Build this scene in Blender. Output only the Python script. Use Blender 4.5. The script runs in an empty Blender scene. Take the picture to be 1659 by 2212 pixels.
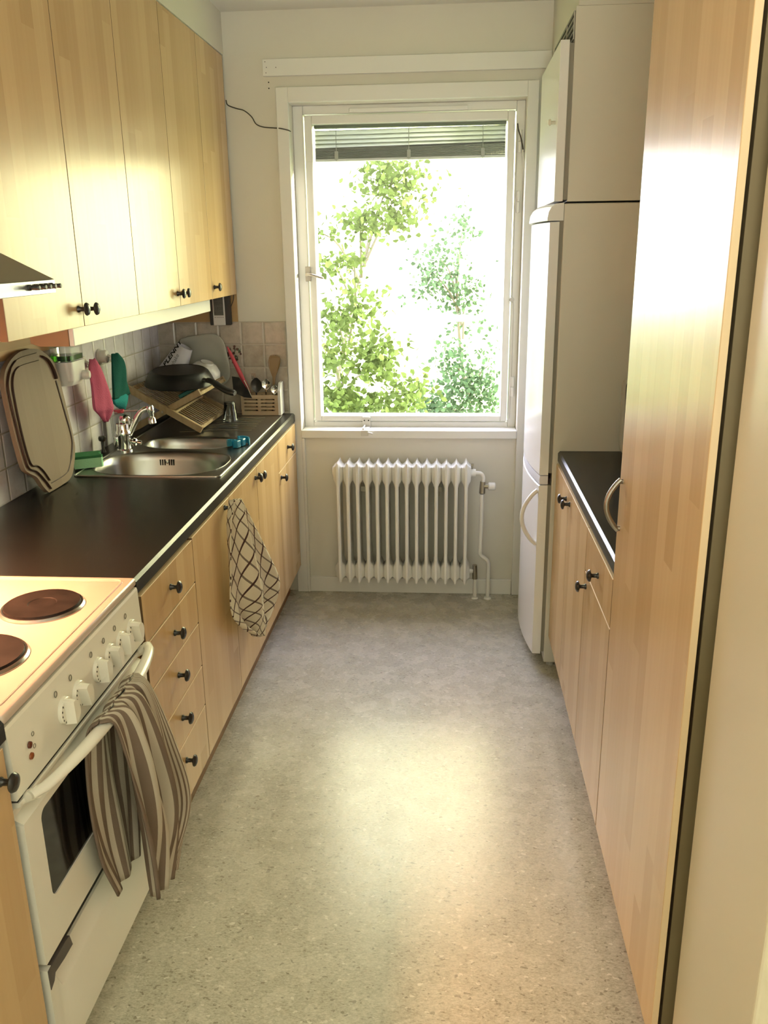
import bpy, bmesh, math, random
from mathutils import Vector, Matrix
random.seed(7)
C = bpy.context.scene.collection
S = bpy.context.scene
PI = math.pi

# ------------------------------------------------------------------ camera, world, lights, exposure
cam_data = bpy.data.cameras.new('camera')
cam = bpy.data.objects.new('camera', cam_data); C.objects.link(cam)
R_ = Vector((0.99699614, 0.07637157, -0.01288728)); U_ = Vector((-0.01017604, 0.29411536, 0.95571576)); F_ = Vector((-0.07677986, 0.95271378, -0.29400904))
CAM_H = 1.6283
cam.matrix_world = Matrix(((R_.x, U_.x, -F_.x, 0), (R_.y, U_.y, -F_.y, 0), (R_.z, U_.z, -F_.z, CAM_H), (0, 0, 0, 1)))
cam_data.sensor_fit = 'VERTICAL'; cam_data.sensor_height = 36; cam_data.sensor_width = 27
cam_data.lens = 1843.2 * 36 / 2212
cam_data.clip_start = 0.02; cam_data.clip_end = 200
S.camera = cam

SKY = 13.5; HALL_FILL = 165.0; HOOD = 26.0; SUN = 22.0
S.view_settings.view_transform = 'Standard'; S.view_settings.look = 'None'
S.view_settings.exposure = 0.08; S.view_settings.gamma = 1.0; S.view_settings.use_curve_mapping = False
S.cycles.use_denoising = True; S.cycles.time_limit = 1100
S.cycles.use_adaptive_sampling = True; S.cycles.adaptive_threshold = 0.06; S.cycles.adaptive_min_samples = 20
S.cycles.max_bounces = 7; S.cycles.diffuse_bounces = 4; S.cycles.glossy_bounces = 4; S.cycles.transmission_bounces = 8; S.cycles.transparent_max_bounces = 16
S.cycles.sample_clamp_indirect = 6.0
S.cycles.caustics_reflective = False; S.cycles.caustics_refractive = False
S.cycles.blur_glossy = 0.5

w = bpy.data.worlds.new('sky'); S.world = w; w.use_nodes = True
nt = w.node_tree; nt.nodes.clear()
tc = nt.nodes.new('ShaderNodeTexCoord'); sp = nt.nodes.new('ShaderNodeSeparateXYZ')
bg = nt.nodes.new('ShaderNodeBackground'); wo = nt.nodes.new('ShaderNodeOutputWorld')
def wramp(stops):
    rp = nt.nodes.new('ShaderNodeValToRGB'); e = rp.color_ramp.elements
    while len(e) < len(stops): e.new(0.5)
    for q, (p, c) in zip(e, stops): q.position = p; q.color = (*c, 1)
    return rp
up = wramp([(0.55, (0, 0, 0)), (0.82, (1, 1, 1))])                       # overhead: bluish open sky
side = wramp([(0.32, (0.86, 0.87, 1.10)), (0.46, (1.0, 0.98, 0.53))])     # towards the left: bluish, ahead and right: sunlit greenery
hf = nt.nodes.new('ShaderNodeMath'); hf.operation = 'MULTIPLY_ADD'; hf.inputs[1].default_value = 0.5; hf.inputs[2].default_value = 0.5
mxw = nt.nodes.new('ShaderNodeMix'); mxw.data_type = 'RGBA'; mxw.inputs[7].default_value = (0.80, 0.83, 1.15, 1)
nt.links.new(tc.outputs['Generated'], sp.inputs[0]); nt.links.new(sp.outputs['Z'], up.inputs[0])
nt.links.new(sp.outputs['X'], hf.inputs[0]); nt.links.new(hf.outputs[0], side.inputs[0])
nt.links.new(up.outputs[0], mxw.inputs[0]); nt.links.new(side.outputs[0], mxw.inputs[6]); nt.links.new(mxw.outputs[2], bg.inputs[0]); nt.links.new(bg.outputs[0], wo.inputs[0])
bg.inputs[1].default_value = SKY

def area(name, loc, target, sx, sy, power, color, portal=False):
    d = bpy.data.lights.new(name, 'AREA'); d.shape = 'RECTANGLE'; d.size = sx; d.size_y = sy; d.energy = power; d.color = color
    o = bpy.data.objects.new(name, d); C.objects.link(o); o.location = loc
    o.rotation_euler = (Vector(target) - Vector(loc)).to_track_quat('-Z', 'Y').to_euler()
    if portal: d.cycles.is_portal = True
    return o
area('window_portal', (-0.19, 4.125, 1.51), (-0.19, 0, 1.51), 1.05, 1.45, 1.0, (1, 1, 1), True)
area('hall_fill_light', (-0.2, -1.5, 0.9), (-0.2, -1.5, 3.0), 0.9, 0.9, HALL_FILL, (0.98, 1.0, 0.87))  # unseen fill light added behind the camera to brighten the room
sd0 = bpy.data.lights.new('sun', 'SUN'); sd0.energy = SUN; sd0.angle = math.radians(2.5); sd0.color = (1.0, 0.95, 0.88)
so = bpy.data.objects.new('sun', sd0); C.objects.link(so); so.location = (6, 5, 3); so.rotation_euler = Vector((-1.0, -0.175, -0.11)).to_track_quat('-Z', 'Y').to_euler()

# ------------------------------------------------------------------ geometry helpers
def V(*a): return Vector(a)

def bx(bm, x0, x1, y0, y1, z0, z1, bev=0.0, seg=2):
    x0, x1 = min(x0, x1), max(x0, x1); y0, y1 = min(y0, y1), max(y0, y1); z0, z1 = min(z0, z1), max(z0, z1)
    M = Matrix.Translation(((x0+x1)/2, (y0+y1)/2, (z0+z1)/2)) @ Matrix.Diagonal((x1-x0, y1-y0, z1-z0, 1))
    r = bmesh.ops.create_cube(bm, size=1, matrix=M)
    if bev > 0:
        es = list({ed for v in r['verts'] for ed in v.link_edges})
        bmesh.ops.bevel(bm, geom=es, offset=bev, segments=seg, profile=0.5, affect='EDGES')

def frame_of(d):
    d = d.normalized()
    a = V(0, 0, 1) if abs(d.z) < 0.9 else V(1, 0, 0)
    u = d.cross(a).normalized(); v = d.cross(u).normalized()
    return u, v

def ring_faces(bm, a, b):
    n = len(a)
    for i in range(n):
        try: bm.faces.new((a[i], a[(i+1) % n], b[(i+1) % n], b[i]))
        except ValueError: pass

def cyl(bm, p0, p1, r0, r1=None, seg=20, caps=True):
    r1 = r0 if r1 is None else r1
    p0, p1 = Vector(p0), Vector(p1); u, v = frame_of(p1 - p0)
    A = [bm.verts.new(p0 + (u*math.cos(t) + v*math.sin(t))*r0) for t in [2*PI*i/seg for i in range(seg)]]
    B = [bm.verts.new(p1 + (u*math.cos(t) + v*math.sin(t))*r1) for t in [2*PI*i/seg for i in range(seg)]]
    ring_faces(bm, A, B)
    if caps: bm.faces.new(A[::-1]); bm.faces.new(B)

def lathe(bm, prof, origin, axis, seg=28, capa=True, capb=True):
    """prof: list of (radius, distance along axis)."""
    o, d = Vector(origin), Vector(axis).normalized(); u, v = frame_of(d); prev = None; first = None
    for r, h in prof:
        r = max(r, 1e-5)
        ring = [bm.verts.new(o + d*h + (u*math.cos(t) + v*math.sin(t))*r) for t in [2*PI*i/seg for i in range(seg)]]
        if prev: ring_faces(bm, prev, ring)
        else: first = ring
        prev = ring
    if capa: bm.faces.new(first[::-1])
    if capb: bm.faces.new(prev)

def smooth_path(pts, n=8):
    P = [Vector(p) for p in pts]; out = []
    for i in range(len(P)-1):
        p0 = P[i-1] if i > 0 else P[i]*2 - P[i+1]
        p1, p2 = P[i], P[i+1]
        p3 = P[i+2] if i+2 < len(P) else P[i+1]*2 - P[i]
        for k in range(n):
            t = k/n
            out.append(0.5*((2*p1) + (p2-p0)*t + (2*p0-5*p1+4*p2-p3)*t*t + (3*p1-p0-3*p2+p3)*t**3))
    out.append(P[-1]); return out

def tube(bm, pts, r, seg=10, caps=True, flat=1.0, up=None):
    P = [Vector(p) for p in pts]; n = len(P); prev = None; u = None
    for i, p in enumerate(P):
        d = (P[min(i+1, n-1)] - P[max(i-1, 0)]).normalized()
        if up is not None:
            u = d.cross(Vector(up)).normalized()
        elif u is None: u, _ = frame_of(d)
        else:
            u = (u - d*u.dot(d)).normalized()
        v = d.cross(u)
        rr = r[i] if isinstance(r, (list, tuple)) else r
        ring = [bm.verts.new(p + u*math.cos(t)*rr + v*math.sin(t)*rr*flat) for t in [2*PI*k/seg for k in range(seg)]]
        if prev: ring_faces(bm, prev, ring)
        elif caps: bm.faces.new(ring[::-1])
        prev = ring
    if caps: bm.faces.new(prev)

def prism(bm, poly, fn0, fn1):
    """extrude a 2D polygon: fn0/fn1 map (a,b) to 3D for the two caps."""
    A = [bm.verts.new(fn0(a, b)) for a, b in poly]; B = [bm.verts.new(fn1(a, b)) for a, b in poly]
    ring_faces(bm, A, B); bm.faces.new(A[::-1]); bm.faces.new(B)

def holed(bm, outer, holes, z0, z1, mat=None):
    """2D polygon with holes, extruded between z0 and z1 (local), placed with matrix mat."""
    cu = bpy.data.curves.new('tmp', 'CURVE'); cu.dimensions = '2D'; cu.fill_mode = 'BOTH'; cu.extrude = (z1-z0)/2
    for lp in [outer] + holes:
        s = cu.splines.new('POLY'); s.points.add(len(lp)-1)
        for p, q in zip(s.points, lp): p.co = (q[0], q[1], 0, 1)
        s.use_cyclic_u = True
    o = bpy.data.objects.new('tmp', cu); C.objects.link(o)
    me = bpy.data.meshes.new_from_object(o.evaluated_get(bpy.context.evaluated_depsgraph_get()))
    me.transform(Matrix.Translation((0, 0, (z0+z1)/2)))
    if mat is not None: me.transform(mat)
    bm.from_mesh(me)
    bpy.data.objects.remove(o); bpy.data.curves.remove(cu); bpy.data.meshes.remove(me)

def supel(cx, cy, a, b, n=2.0, k=48, rot=0.0):
    out = []
    for i in range(k):
        t = 2*PI*i/k; c, s = math.cos(t), math.sin(t)
        x = a*math.copysign(abs(c)**(2/n), c); y = b*math.copysign(abs(s)**(2/n), s)
        out.append((cx + x*math.cos(rot) - y*math.sin(rot), cy + x*math.sin(rot) + y*math.cos(rot)))
    return out

def rrect(x0, x1, y0, y1, r, k=6):
    out = []
    for cx, cy, a0 in ((x1-r, y1-r, 0), (x0+r, y1-r, PI/2), (x0+r, y0+r, PI), (x1-r, y0+r, 1.5*PI)):
        for i in range(k+1):
            t = a0 + PI/2*i/k; out.append((cx + r*math.cos(t), cy + r*math.sin(t)))
    return out

def new(): return bmesh.new()

def rootpos(o):
    while o.parent: o = o.parent
    return Vector(o.location)

def obj(name, bm, mat, parent=None, label=None, smooth=False, loc=None, angle=40):
    me = bpy.data.meshes.new(name)
    bmesh.ops.recalc_face_normals(bm, faces=bm.faces)
    off = rootpos(parent) if parent else Vector(loc) if loc is not None else Vector((0, 0, 0))
    bmesh.ops.translate(bm, verts=bm.verts, vec=-off)
    bm.to_mesh(me); bm.free()
    mats = mat if isinstance(mat, (list, tuple)) else [mat]
    for m in mats: me.materials.append(m)
    if smooth:
        for p in me.polygons: p.use_smooth = True
        try: me.set_sharp_from_angle(angle=math.radians(angle))
        except Exception: pass
    o = bpy.data.objects.new(name, me); C.objects.link(o)
    if parent: o.parent = parent
    else: o.location = off
    if label: o['label'] = label
    return o

def tag(o, label, cat, group=None, kind=None):
    o['label'] = label; o['category'] = cat
    if group: o['group'] = group
    if kind: o['kind'] = kind
    return o

def thing(name, label, cat, loc, group=None):
    o = bpy.data.objects.new(name, None); C.objects.link(o); o.location = loc; o.empty_display_size = 0.05
    return tag(o, label, cat, group)

def struct(name, bm, mat, parent=None, label=None, **k):
    o = obj(name, bm, mat, parent, **k)
    o['kind'] = 'structure'
    if label: o['label'] = label
    return o

# ------------------------------------------------------------------ materials
def mat(name, col, rough=0.5, metal=0.0, spec=0.5, **k):
    m = bpy.data.materials.new(name); m.use_nodes = True; n = m.node_tree; b = n.nodes['Principled BSDF']
    b.inputs['Base Color'].default_value = (*col, 1); b.inputs['Roughness'].default_value = rough; b.inputs['Metallic'].default_value = metal
    b.inputs['Specular IOR Level'].default_value = spec
    for kk, v in k.items():
        if kk == 'trans': b.inputs['Transmission Weight'].default_value = v
        elif kk == 'ior': b.inputs['IOR'].default_value = v
        elif kk == 'coat': b.inputs['Coat Weight'].default_value = v; b.inputs['Coat Roughness'].default_value = 0.08
        elif kk == 'alpha': b.inputs['Alpha'].default_value = v
        elif kk == 'emit': b.inputs['Emission Color'].default_value = (*v[0], 1); b.inputs['Emission Strength'].default_value = v[1]
    return m

class N:
    def __init__(s, m): s.t = m.node_tree; s.b = s.t.nodes['Principled BSDF']
    def n(s, typ, **k):
        x = s.t.nodes.new(typ)
        for a, v in k.items(): setattr(x, a, v)
        return x
    def l(s, a, b): s.t.links.new(a, b)
    def math(s, op, a, b=None):
        x = s.n('ShaderNodeMath', operation=op)
        for i, v in enumerate((a, b)):
            if v is None: continue
            if isinstance(v, (int, float)): x.inputs[i].default_value = v
            else: s.l(v, x.inputs[i])
        return x.outputs[0]
    def ramp(s, fac, stops):
        x = s.n('ShaderNodeValToRGB'); e = x.color_ramp.elements
        while len(e) < len(stops): e.new(0.5)
        for q, (p, c) in zip(e, stops): q.position = p; q.color = (*c, 1)
        s.l(fac, x.inputs[0]); return x.outputs[0]
    def bump(s, h, strength=0.2, dist=0.002):
        x = s.n('ShaderNodeBump'); x.inputs['Strength'].default_value = strength; x.inputs['Distance'].default_value = dist
        s.l(h, x.inputs['Height']); s.l(x.outputs[0], s.b.inputs['Normal'])
    def pos(s):
        g = s.n('ShaderNodeNewGeometry'); x = s.n('ShaderNodeSeparateXYZ'); s.l(g.outputs['Position'], x.inputs[0]); return g.outputs['Position'], x.outputs
    def noise(s, vec, scale, detail=3.0, rough=0.5, sc=None):
        if sc is not None:
            mp = s.n('ShaderNodeMapping'); mp.inputs['Scale'].default_value = sc; s.l(vec, mp.inputs[0]); vec = mp.outputs[0]
        x = s.n('ShaderNodeTexNoise'); x.inputs['Scale'].default_value = scale; x.inputs['Detail'].default_value = detail; x.inputs['Roughness'].default_value = rough
        s.l(vec, x.inputs['Vector']); return x.outputs['Fac']

def wood_mat(name, dark, light, rough, stave=0.062, seglen=0.75, axis='Z', spec=0.5):
    m = mat(name, light, rough, spec=spec); q = N(m); p, xyz = q.pos()
    if axis == 'Z': u = q.math('ADD', xyz[0], xyz[1]); v = xyz[2]
    elif axis == 'Y': u = q.math('ADD', xyz[0], xyz[2]); v = xyz[1]
    else: u = q.math('ADD', xyz[1], xyz[2]); v = xyz[0]
    iu = q.math('FLOOR', q.math('DIVIDE', u, stave))
    w1 = q.n('ShaderNodeTexWhiteNoise', noise_dimensions='1D'); q.l(iu, w1.inputs['W'])
    iv = q.math('FLOOR', q.math('ADD', q.math('DIVIDE', v, seglen), q.math('MULTIPLY', w1.outputs['Value'], 7.0)))
    cb = q.n('ShaderNodeCombineXYZ'); q.l(iu, cb.inputs[0]); q.l(iv, cb.inputs[1])
    w2 = q.n('ShaderNodeTexWhiteNoise', noise_dimensions='2D'); q.l(cb.outputs[0], w2.inputs['Vector'])
    sc = (60, 60, 2.0) if axis == 'Z' else (60, 2.0, 60) if axis == 'Y' else (2.0, 60, 60)
    g = q.noise(p, 1.0, 4.0, 0.6, sc)
    f = q.math('ADD', q.math('MULTIPLY', w2.outputs['Value'], 0.62), q.math('MULTIPLY', g, 0.38))
    col = q.ramp(f, [(0.05, dark), (0.5, tuple((a+b)/2 for a, b in zip(dark, light))), (0.95, light)])
    q.l(col, q.b.inputs['Base Color'])
    q.bump(g, 0.03, 0.001)
    return m

BEECH = wood_mat('beech_veneer', (0.50, 0.315, 0.137), (0.66, 0.455, 0.232), 0.27)
BEECH_SHADE = mat('beech_edge_shade', (0.13, 0.075, 0.035), 0.5)  # dark side edges: shade between the fronts put into the colour
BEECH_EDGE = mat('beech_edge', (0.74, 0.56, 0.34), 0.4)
PLINTH = wood_mat('plinth_wood', (0.22, 0.12, 0.05), (0.30, 0.17, 0.07), 0.5)
PINE = wood_mat('pine_board', (0.50, 0.30, 0.12), (0.62, 0.40, 0.18), 0.55, 0.4, 2.0, 'Y')
PINEX = wood_mat('pine_board_across', (0.42, 0.27, 0.12), (0.56, 0.37, 0.17), 0.6, 0.032, 2.0, 'X')
BOARDWOOD = wood_mat('cutting_board_wood', (0.205, 0.145, 0.10), (0.265, 0.195, 0.14), 0.6, 0.05, 3.0, spec=0.25)
BURNT = mat('burnt_groove', (0.045, 0.018, 0.008), 0.6)
BAMBOO = wood_mat('bamboo', (0.33, 0.235, 0.125), (0.42, 0.315, 0.18), 0.45, 0.01, 0.4, 'Z')
CADDYWOOD = wood_mat('caddy_wood', (0.48, 0.36, 0.22), (0.60, 0.47, 0.31), 0.5, 0.2, 1.0, 'X')
SPOONWOOD = mat('spoon_wood', (0.27, 0.17, 0.08), 0.55)

def paint(name, col, rough=0.5, var=0.06, bump=0.08, scale=160):
    m = mat(name, col, rough); q = N(m); p, _ = q.pos()
    n1 = q.noise(p, 2.2, 4.0); c = q.ramp(n1, [(0.3, tuple(a*(1-var) for a in col)), (0.7, col)]); q.l(c, q.b.inputs['Base Color'])
    q.bump(q.noise(p, scale, 3.0), bump, 0.001); return m
WALL = paint('wall_paint', (0.72, 0.69, 0.60), 0.6, 0.05, 0.25, 120)
CEIL = paint('ceiling_paint', (0.74, 0.72, 0.65), 0.7)
TRIM = paint('gloss_trim_paint', (0.80, 0.79, 0.74), 0.28, 0.03, 0.03)
JAMB = paint('door_jamb_paint', (0.66, 0.58, 0.42), 0.30, 0.03, 0.03)
RADIATOR = paint('radiator_enamel', (0.80, 0.79, 0.73), 0.35, 0.03, 0.02)
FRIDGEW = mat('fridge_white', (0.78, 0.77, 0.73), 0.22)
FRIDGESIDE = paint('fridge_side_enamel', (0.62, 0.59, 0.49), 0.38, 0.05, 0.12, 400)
GASKET = mat('door_gasket', (0.24, 0.22, 0.17), 0.6)
ENAMEL = mat('cooker_enamel', (0.78, 0.75, 0.66), 0.22)
HOBW = mat('hob_enamel', (0.53, 0.42, 0.345), 0.15)  # white enamel tinted salmon, the hood lamp's warm light put into its colour
PLASTICW = mat('white_plastic', (0.80, 0.79, 0.76), 0.3)
PLASTICG = mat('grey_plastic', (0.45, 0.44, 0.40), 0.4)
BLACKP = mat('black_plastic', (0.018, 0.017, 0.015), 0.38)
KNOB = mat('black_knob', (0.022, 0.020, 0.018), 0.27)
IRON = None
DARKGLASS = mat('oven_glass', (0.008, 0.008, 0.008), 0.08)
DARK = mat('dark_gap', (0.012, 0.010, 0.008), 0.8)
CHROME = mat('chrome', (0.78, 0.78, 0.78), 0.08, 1.0)
STEEL = mat('brushed_steel', (0.36, 0.36, 0.34), 0.28, 1.0)
GREYMETAL = mat('grey_metal', (0.34, 0.32, 0.28), 0.38, 1.0)
BRASSY = mat('valve_metal', (0.38, 0.35, 0.28), 0.4, 1.0)

def iron_mat():
    m = mat('hotplate_iron', (0.075, 0.042, 0.028), 0.62, spec=0.2); q = N(m); p, _ = q.pos()
    q.l(q.ramp(q.noise(p, 22, 4.0), [(0.3, (0.006, 0.004, 0.003)), (0.75, (0.018, 0.013, 0.011))]), q.b.inputs['Base Color']); return m
IRON = iron_mat()

def worktop_mat():
    m = mat('black_laminate', (0.022, 0.021, 0.018), 0.30, spec=0.32); q = N(m); p, _ = q.pos()
    q.l(q.ramp(q.noise(p, 300, 2.0), [(0.35, (0.010, 0.0095, 0.008)), (0.8, (0.022, 0.021, 0.018))]), q.b.inputs['Base Color'])
    q.bump(q.noise(p, 500, 2.0), 0.04, 0.0005); return m
LAMINATE = worktop_mat()

def lino_mat():
    m = mat('marbled_linoleum', (0.5, 0.46, 0.36), 0.27); q = N(m); p, _ = q.pos()
    a = q.noise(p, 7.0, 6.0, 0.65); b = q.noise(p, 70.0, 6.0, 0.75, (1.0, 2.0, 1.0)); c = q.noise(p, 150.0, 3.0, 0.7, (1.0, 2.4, 1.0))
    f = q.math('ADD', q.math('ADD', q.math('MULTIPLY', a, 0.20), q.math('MULTIPLY', b, 0.45)), q.math('MULTIPLY', c, 0.35))
    col = q.ramp(f, [(0.36, (0.17, 0.155, 0.115)), (0.45, (0.40, 0.375, 0.295)), (0.54, (0.52, 0.49, 0.40)), (0.64, (0.66, 0.63, 0.54))])
    # dark and pale flecks of the marbling
    for sc, th, cc, st in ((34.0, 0.17, (0.15, 0.13, 0.09, 1), 0.55), (27.0, 0.15, (0.74, 0.71, 0.62, 1), 0.6), (8.0, 0.035, (0.08, 0.07, 0.05, 1), 0.6)):
        mp = q.n('ShaderNodeMapping'); mp.inputs['Scale'].default_value = (1.0, 1.7, 1.0); mp.inputs['Location'].default_value = (sc, sc*0.37, 0); q.l(p, mp.inputs[0])
        wv = q.n('ShaderNodeVectorMath', operation='ADD'); nv = q.n('ShaderNodeTexNoise'); nv.inputs['Scale'].default_value = 60; q.l(p, nv.inputs['Vector'])
        ms = q.n('ShaderNodeVectorMath', operation='SCALE'); ms.inputs['Scale'].default_value = 0.035; q.l(nv.outputs['Color'], ms.inputs[0]); q.l(mp.outputs[0], wv.inputs[0]); q.l(ms.outputs[0], wv.inputs[1])
        vo = q.n('ShaderNodeTexVoronoi'); vo.inputs['Scale'].default_value = sc; q.l(wv.outputs[0], vo.inputs['Vector'])
        mx = q.n('ShaderNodeMix', data_type='RGBA'); q.l(q.math('MULTIPLY', q.math('LESS_THAN', vo.outputs['Distance'], th), st), mx.inputs[0]); q.l(col, mx.inputs[6]); mx.inputs[7].default_value = cc; col = mx.outputs[2]
    q.l(col, q.b.inputs['Base Color'])
    q.l(q.math('ADD', 0.20, q.math('MULTIPLY', q.noise(p, 14.0, 4.0), 0.14)), q.b.inputs['Roughness'])
    q.bump(q.noise(p, 55.0, 4.0), 0.12, 0.0015); return m
LINO = lino_mat()

def tile_mat(name, pitch, ou, oz, use, cols=((0.34, 0.30, 0.24), (0.48, 0.43, 0.36), (0.57, 0.52, 0.45))):
    m = mat(name, (0.6, 0.55, 0.48), 0.22); q = N(m); p, xyz = q.pos()
    u = q.math('DIVIDE', q.math('SUBTRACT', xyz[use], ou), pitch); v = q.math('DIVIDE', q.math('SUBTRACT', xyz[2], oz), pitch)
    cb = q.n('ShaderNodeCombineXYZ'); q.l(q.math('FLOOR', u), cb.inputs[0]); q.l(q.math('FLOOR', v), cb.inputs[1])
    wn = q.n('ShaderNodeTexWhiteNoise', noise_dimensions='2D'); q.l(cb.outputs[0], wn.inputs['Vector'])
    du = q.math('ABSOLUTE', q.math('SUBTRACT', q.math('FRACT', u), 0.5)); dv = q.math('ABSOLUTE', q.math('SUBTRACT', q.math('FRACT', v), 0.5))
    d = q.math('MAXIMUM', du, dv)
    cloud = q.noise(p, 26.0, 5.0, 0.65)
    f = q.math('ADD', q.math('MULTIPLY', wn.outputs['Value'], 0.25), q.math('MULTIPLY', cloud, 0.75))
    col = q.ramp(f, [(0.25, cols[0]), (0.55, cols[1]), (0.8, cols[2])])
    g = q.math('GREATER_THAN', d, 0.478)
    mx = q.n('ShaderNodeMix', data_type='RGBA'); q.l(g, mx.inputs[0]); q.l(col, mx.inputs[6]); mx.inputs[7].default_value = (0.50, 0.46, 0.40, 1)
    q.l(mx.outputs[2], q.b.inputs['Base Color'])
    edge = q.n('ShaderNodeMapRange'); edge.inputs[1].default_value = 0.43; edge.inputs[2].default_value = 0.49; edge.inputs[3].default_value = 1.0; edge.inputs[4].default_value = 0.0
    q.l(d, edge.inputs[0])
    q.bump(q.math('ADD', edge.outputs[0], q.math('MULTIPLY', cloud, 0.25)), 0.6, 0.003); return m
TILE_L = tile_mat('wall_tiles', 0.106, 3.18, 1.321, 1, ((0.62, 0.58, 0.60), (0.76, 0.73, 0.76), (0.82, 0.79, 0.82)))
TILE_B = tile_mat('wall_tiles_far', 0.104, -0.964, 1.321, 0)

def glass_pane_mat():
    m = bpy.data.materials.new('window_glass'); m.use_nodes = True; n = m.node_tree; n.nodes.clear()
    t = n.nodes.new('ShaderNodeBsdfTransparent'); g = n.nodes.new('ShaderNodeBsdfGlossy'); g.inputs['Roughness'].default_value = 0.02
    fr = n.nodes.new('ShaderNodeMath'); fr.operation = 'MULTIPLY_ADD'; fr.inputs[1].default_value = 0.5; fr.inputs[2].default_value = 0.015
    lw = n.nodes.new('ShaderNodeLayerWeight'); lw.inputs[0].default_value = 0.5; pw = n.nodes.new('ShaderNodeMath'); pw.operation = 'POWER'; pw.inputs[1].default_value = 5.0
    n.links.new(lw.outputs['Facing'], pw.inputs[0]); n.links.new(pw.outputs[0], fr.inputs[0]); mx = n.nodes.new('ShaderNodeMixShader'); o = n.nodes.new('ShaderNodeOutputMaterial')
    n.links.new(fr.outputs[0], mx.inputs[0]); n.links.new(t.outputs[0], mx.inputs[1]); n.links.new(g.outputs[0], mx.inputs[2]); n.links.new(mx.outputs[0], o.inputs[0]); return m
PANE = glass_pane_mat()
CLEAR = mat('clear_glass', (0.93, 0.95, 0.95), 0.03, trans=1.0, ior=1.45)
CLEARP = mat('clear_plastic', (0.95, 0.95, 0.95), 0.12, trans=0.95, ior=1.2)
SOAP = mat('green_soap', (0.12, 0.62, 0.02), 0.2, trans=0.5, ior=1.33)
FROST = mat('frosted_plastic', (0.76, 0.75, 0.80), 0.35, trans=0.2, ior=1.3)
STONEWARE = mat('grey_stoneware', (0.42, 0.43, 0.38), 0.3)
CHINA = mat('white_china', (0.72, 0.71, 0.68), 0.25)
TEFLON = mat('black_nonstick', (0.012, 0.012, 0.011), 0.38, spec=0.3)

def cloth_mat(name, fn):
    m = mat(name, (0.6, 0.55, 0.45), 0.9, spec=0.15); q = N(m); uv = q.n('ShaderNodeUVMap'); x = q.n('ShaderNodeSeparateXYZ'); q.l(uv.outputs[0], x.inputs[0])
    q.l(fn(q, x.outputs[0], x.outputs[1]), q.b.inputs['Base Color'])
    p, _ = q.pos(); q.bump(q.noise(p, 420, 2.0), 0.35, 0.0015); return m
def checks(q, u, v):
    a = q.math('ADD', q.math('MULTIPLY', u, 0.75), q.math('MULTIPLY', v, 0.66)); b = q.math('SUBTRACT', q.math('MULTIPLY', u, 0.80), q.math('MULTIPLY', v, 0.60))
    def lines(c, w): return q.math('LESS_THAN', q.math('FRACT', q.math('DIVIDE', c, 0.050)), w)
    f = q.math('MAXIMUM', lines(a, 0.13), q.math('MULTIPLY', lines(b, 0.14), 0.8))
    mx = q.n('ShaderNodeMix', data_type='RGBA'); q.l(f, mx.inputs[0]); mx.inputs[6].default_value = (0.66, 0.60, 0.46, 1); mx.inputs[7].default_value = (0.075, 0.04, 0.035, 1); return mx.outputs[2]
def stripes(q, u, v):
    f = q.math('LESS_THAN', q.math('FRACT', q.math('DIVIDE', u, 0.034)), 0.50)
    fine = q.math('MULTIPLY', q.math('LESS_THAN', q.math('FRACT', q.math('DIVIDE', u, 0.0085)), 0.4), q.math('GREATER_THAN', u, 0.30))
    mx = q.n('ShaderNodeMix', data_type='RGBA'); q.l(q.math('MAXIMUM', q.math('MULTIPLY', f, q.math('LESS_THAN', u, 0.30)), fine), mx.inputs[0]); mx.inputs[6].default_value = (0.47, 0.42, 0.34, 1); mx.inputs[7].default_value = (0.175, 0.130, 0.10, 1); return mx.outputs[2]
CHECKCLOTH = cloth_mat('checked_cotton', checks)
STRIPECLOTH = cloth_mat('striped_cotton', stripes)
def plain_cloth(name, col, sc=300):
    m = mat(name, col, 0.92, spec=0.15); q = N(m); p, _ = q.pos(); q.bump(q.noise(p, sc, 3.0), 0.6, 0.003); return m
PINKC = plain_cloth('pink_microfibre', (0.56, 0.125, 0.215)); GREENC = plain_cloth('green_microfibre', (0.015, 0.105, 0.085)); TEALC = plain_cloth('teal_microfibre', (0.03, 0.28, 0.27))
SPONGE = plain_cloth('green_sponge', (0.40, 0.78, 0.46), 260); SCOUR = plain_cloth('dark_green_scourer', (0.05, 0.20, 0.085), 500)
BLUEP = mat('blue_plastic', (0.02, 0.22, 0.36), 0.25); REDP = mat('pink_red_plastic', (0.62, 0.07, 0.10), 0.35)

# ------------------------------------------------------------------ room shell
XL, XR, YF, ZC = -1.362, 1.03, 3.935, 2.58       # left wall, right wall, far wall, ceiling
XD = -0.7285; XU = -0.971; XRD = 0.3975          # door fronts
bm = new(); bx(bm, -2.3, 2.0, -3.0, YF+0.02, -0.10, 0.0)
struct('floor', bm, LINO)
bm = new(); bx(bm, -2.3, 2.0, -3.0, 4.105, ZC, ZC+0.1); struct('ceiling', bm, CEIL)
bm = new(); bx(bm, XL-0.1, XL, 0.55, 4.105, 0, ZC); wl = struct('wall_left', bm, WALL)
bm = new(); bx(bm, XR, XR+0.1, 0.9, 4.105, 0, ZC); struct('wall_right', bm, WALL)
# far wall with the window opening
WX0, WX1, WZ0, WZ1 = -0.70, 0.305, 0.80, 2.228
bm = new()
for a in ((XL-0.1, WX0, 0, ZC), (WX1, XR+0.1, 0, ZC), (WX0, WX1, 0, WZ0), (WX0, WX1, WZ1, ZC)): bx(bm, a[0], a[1], YF, 4.105, a[2], a[3])
wf = struct('wall_far', bm, WALL)
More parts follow.
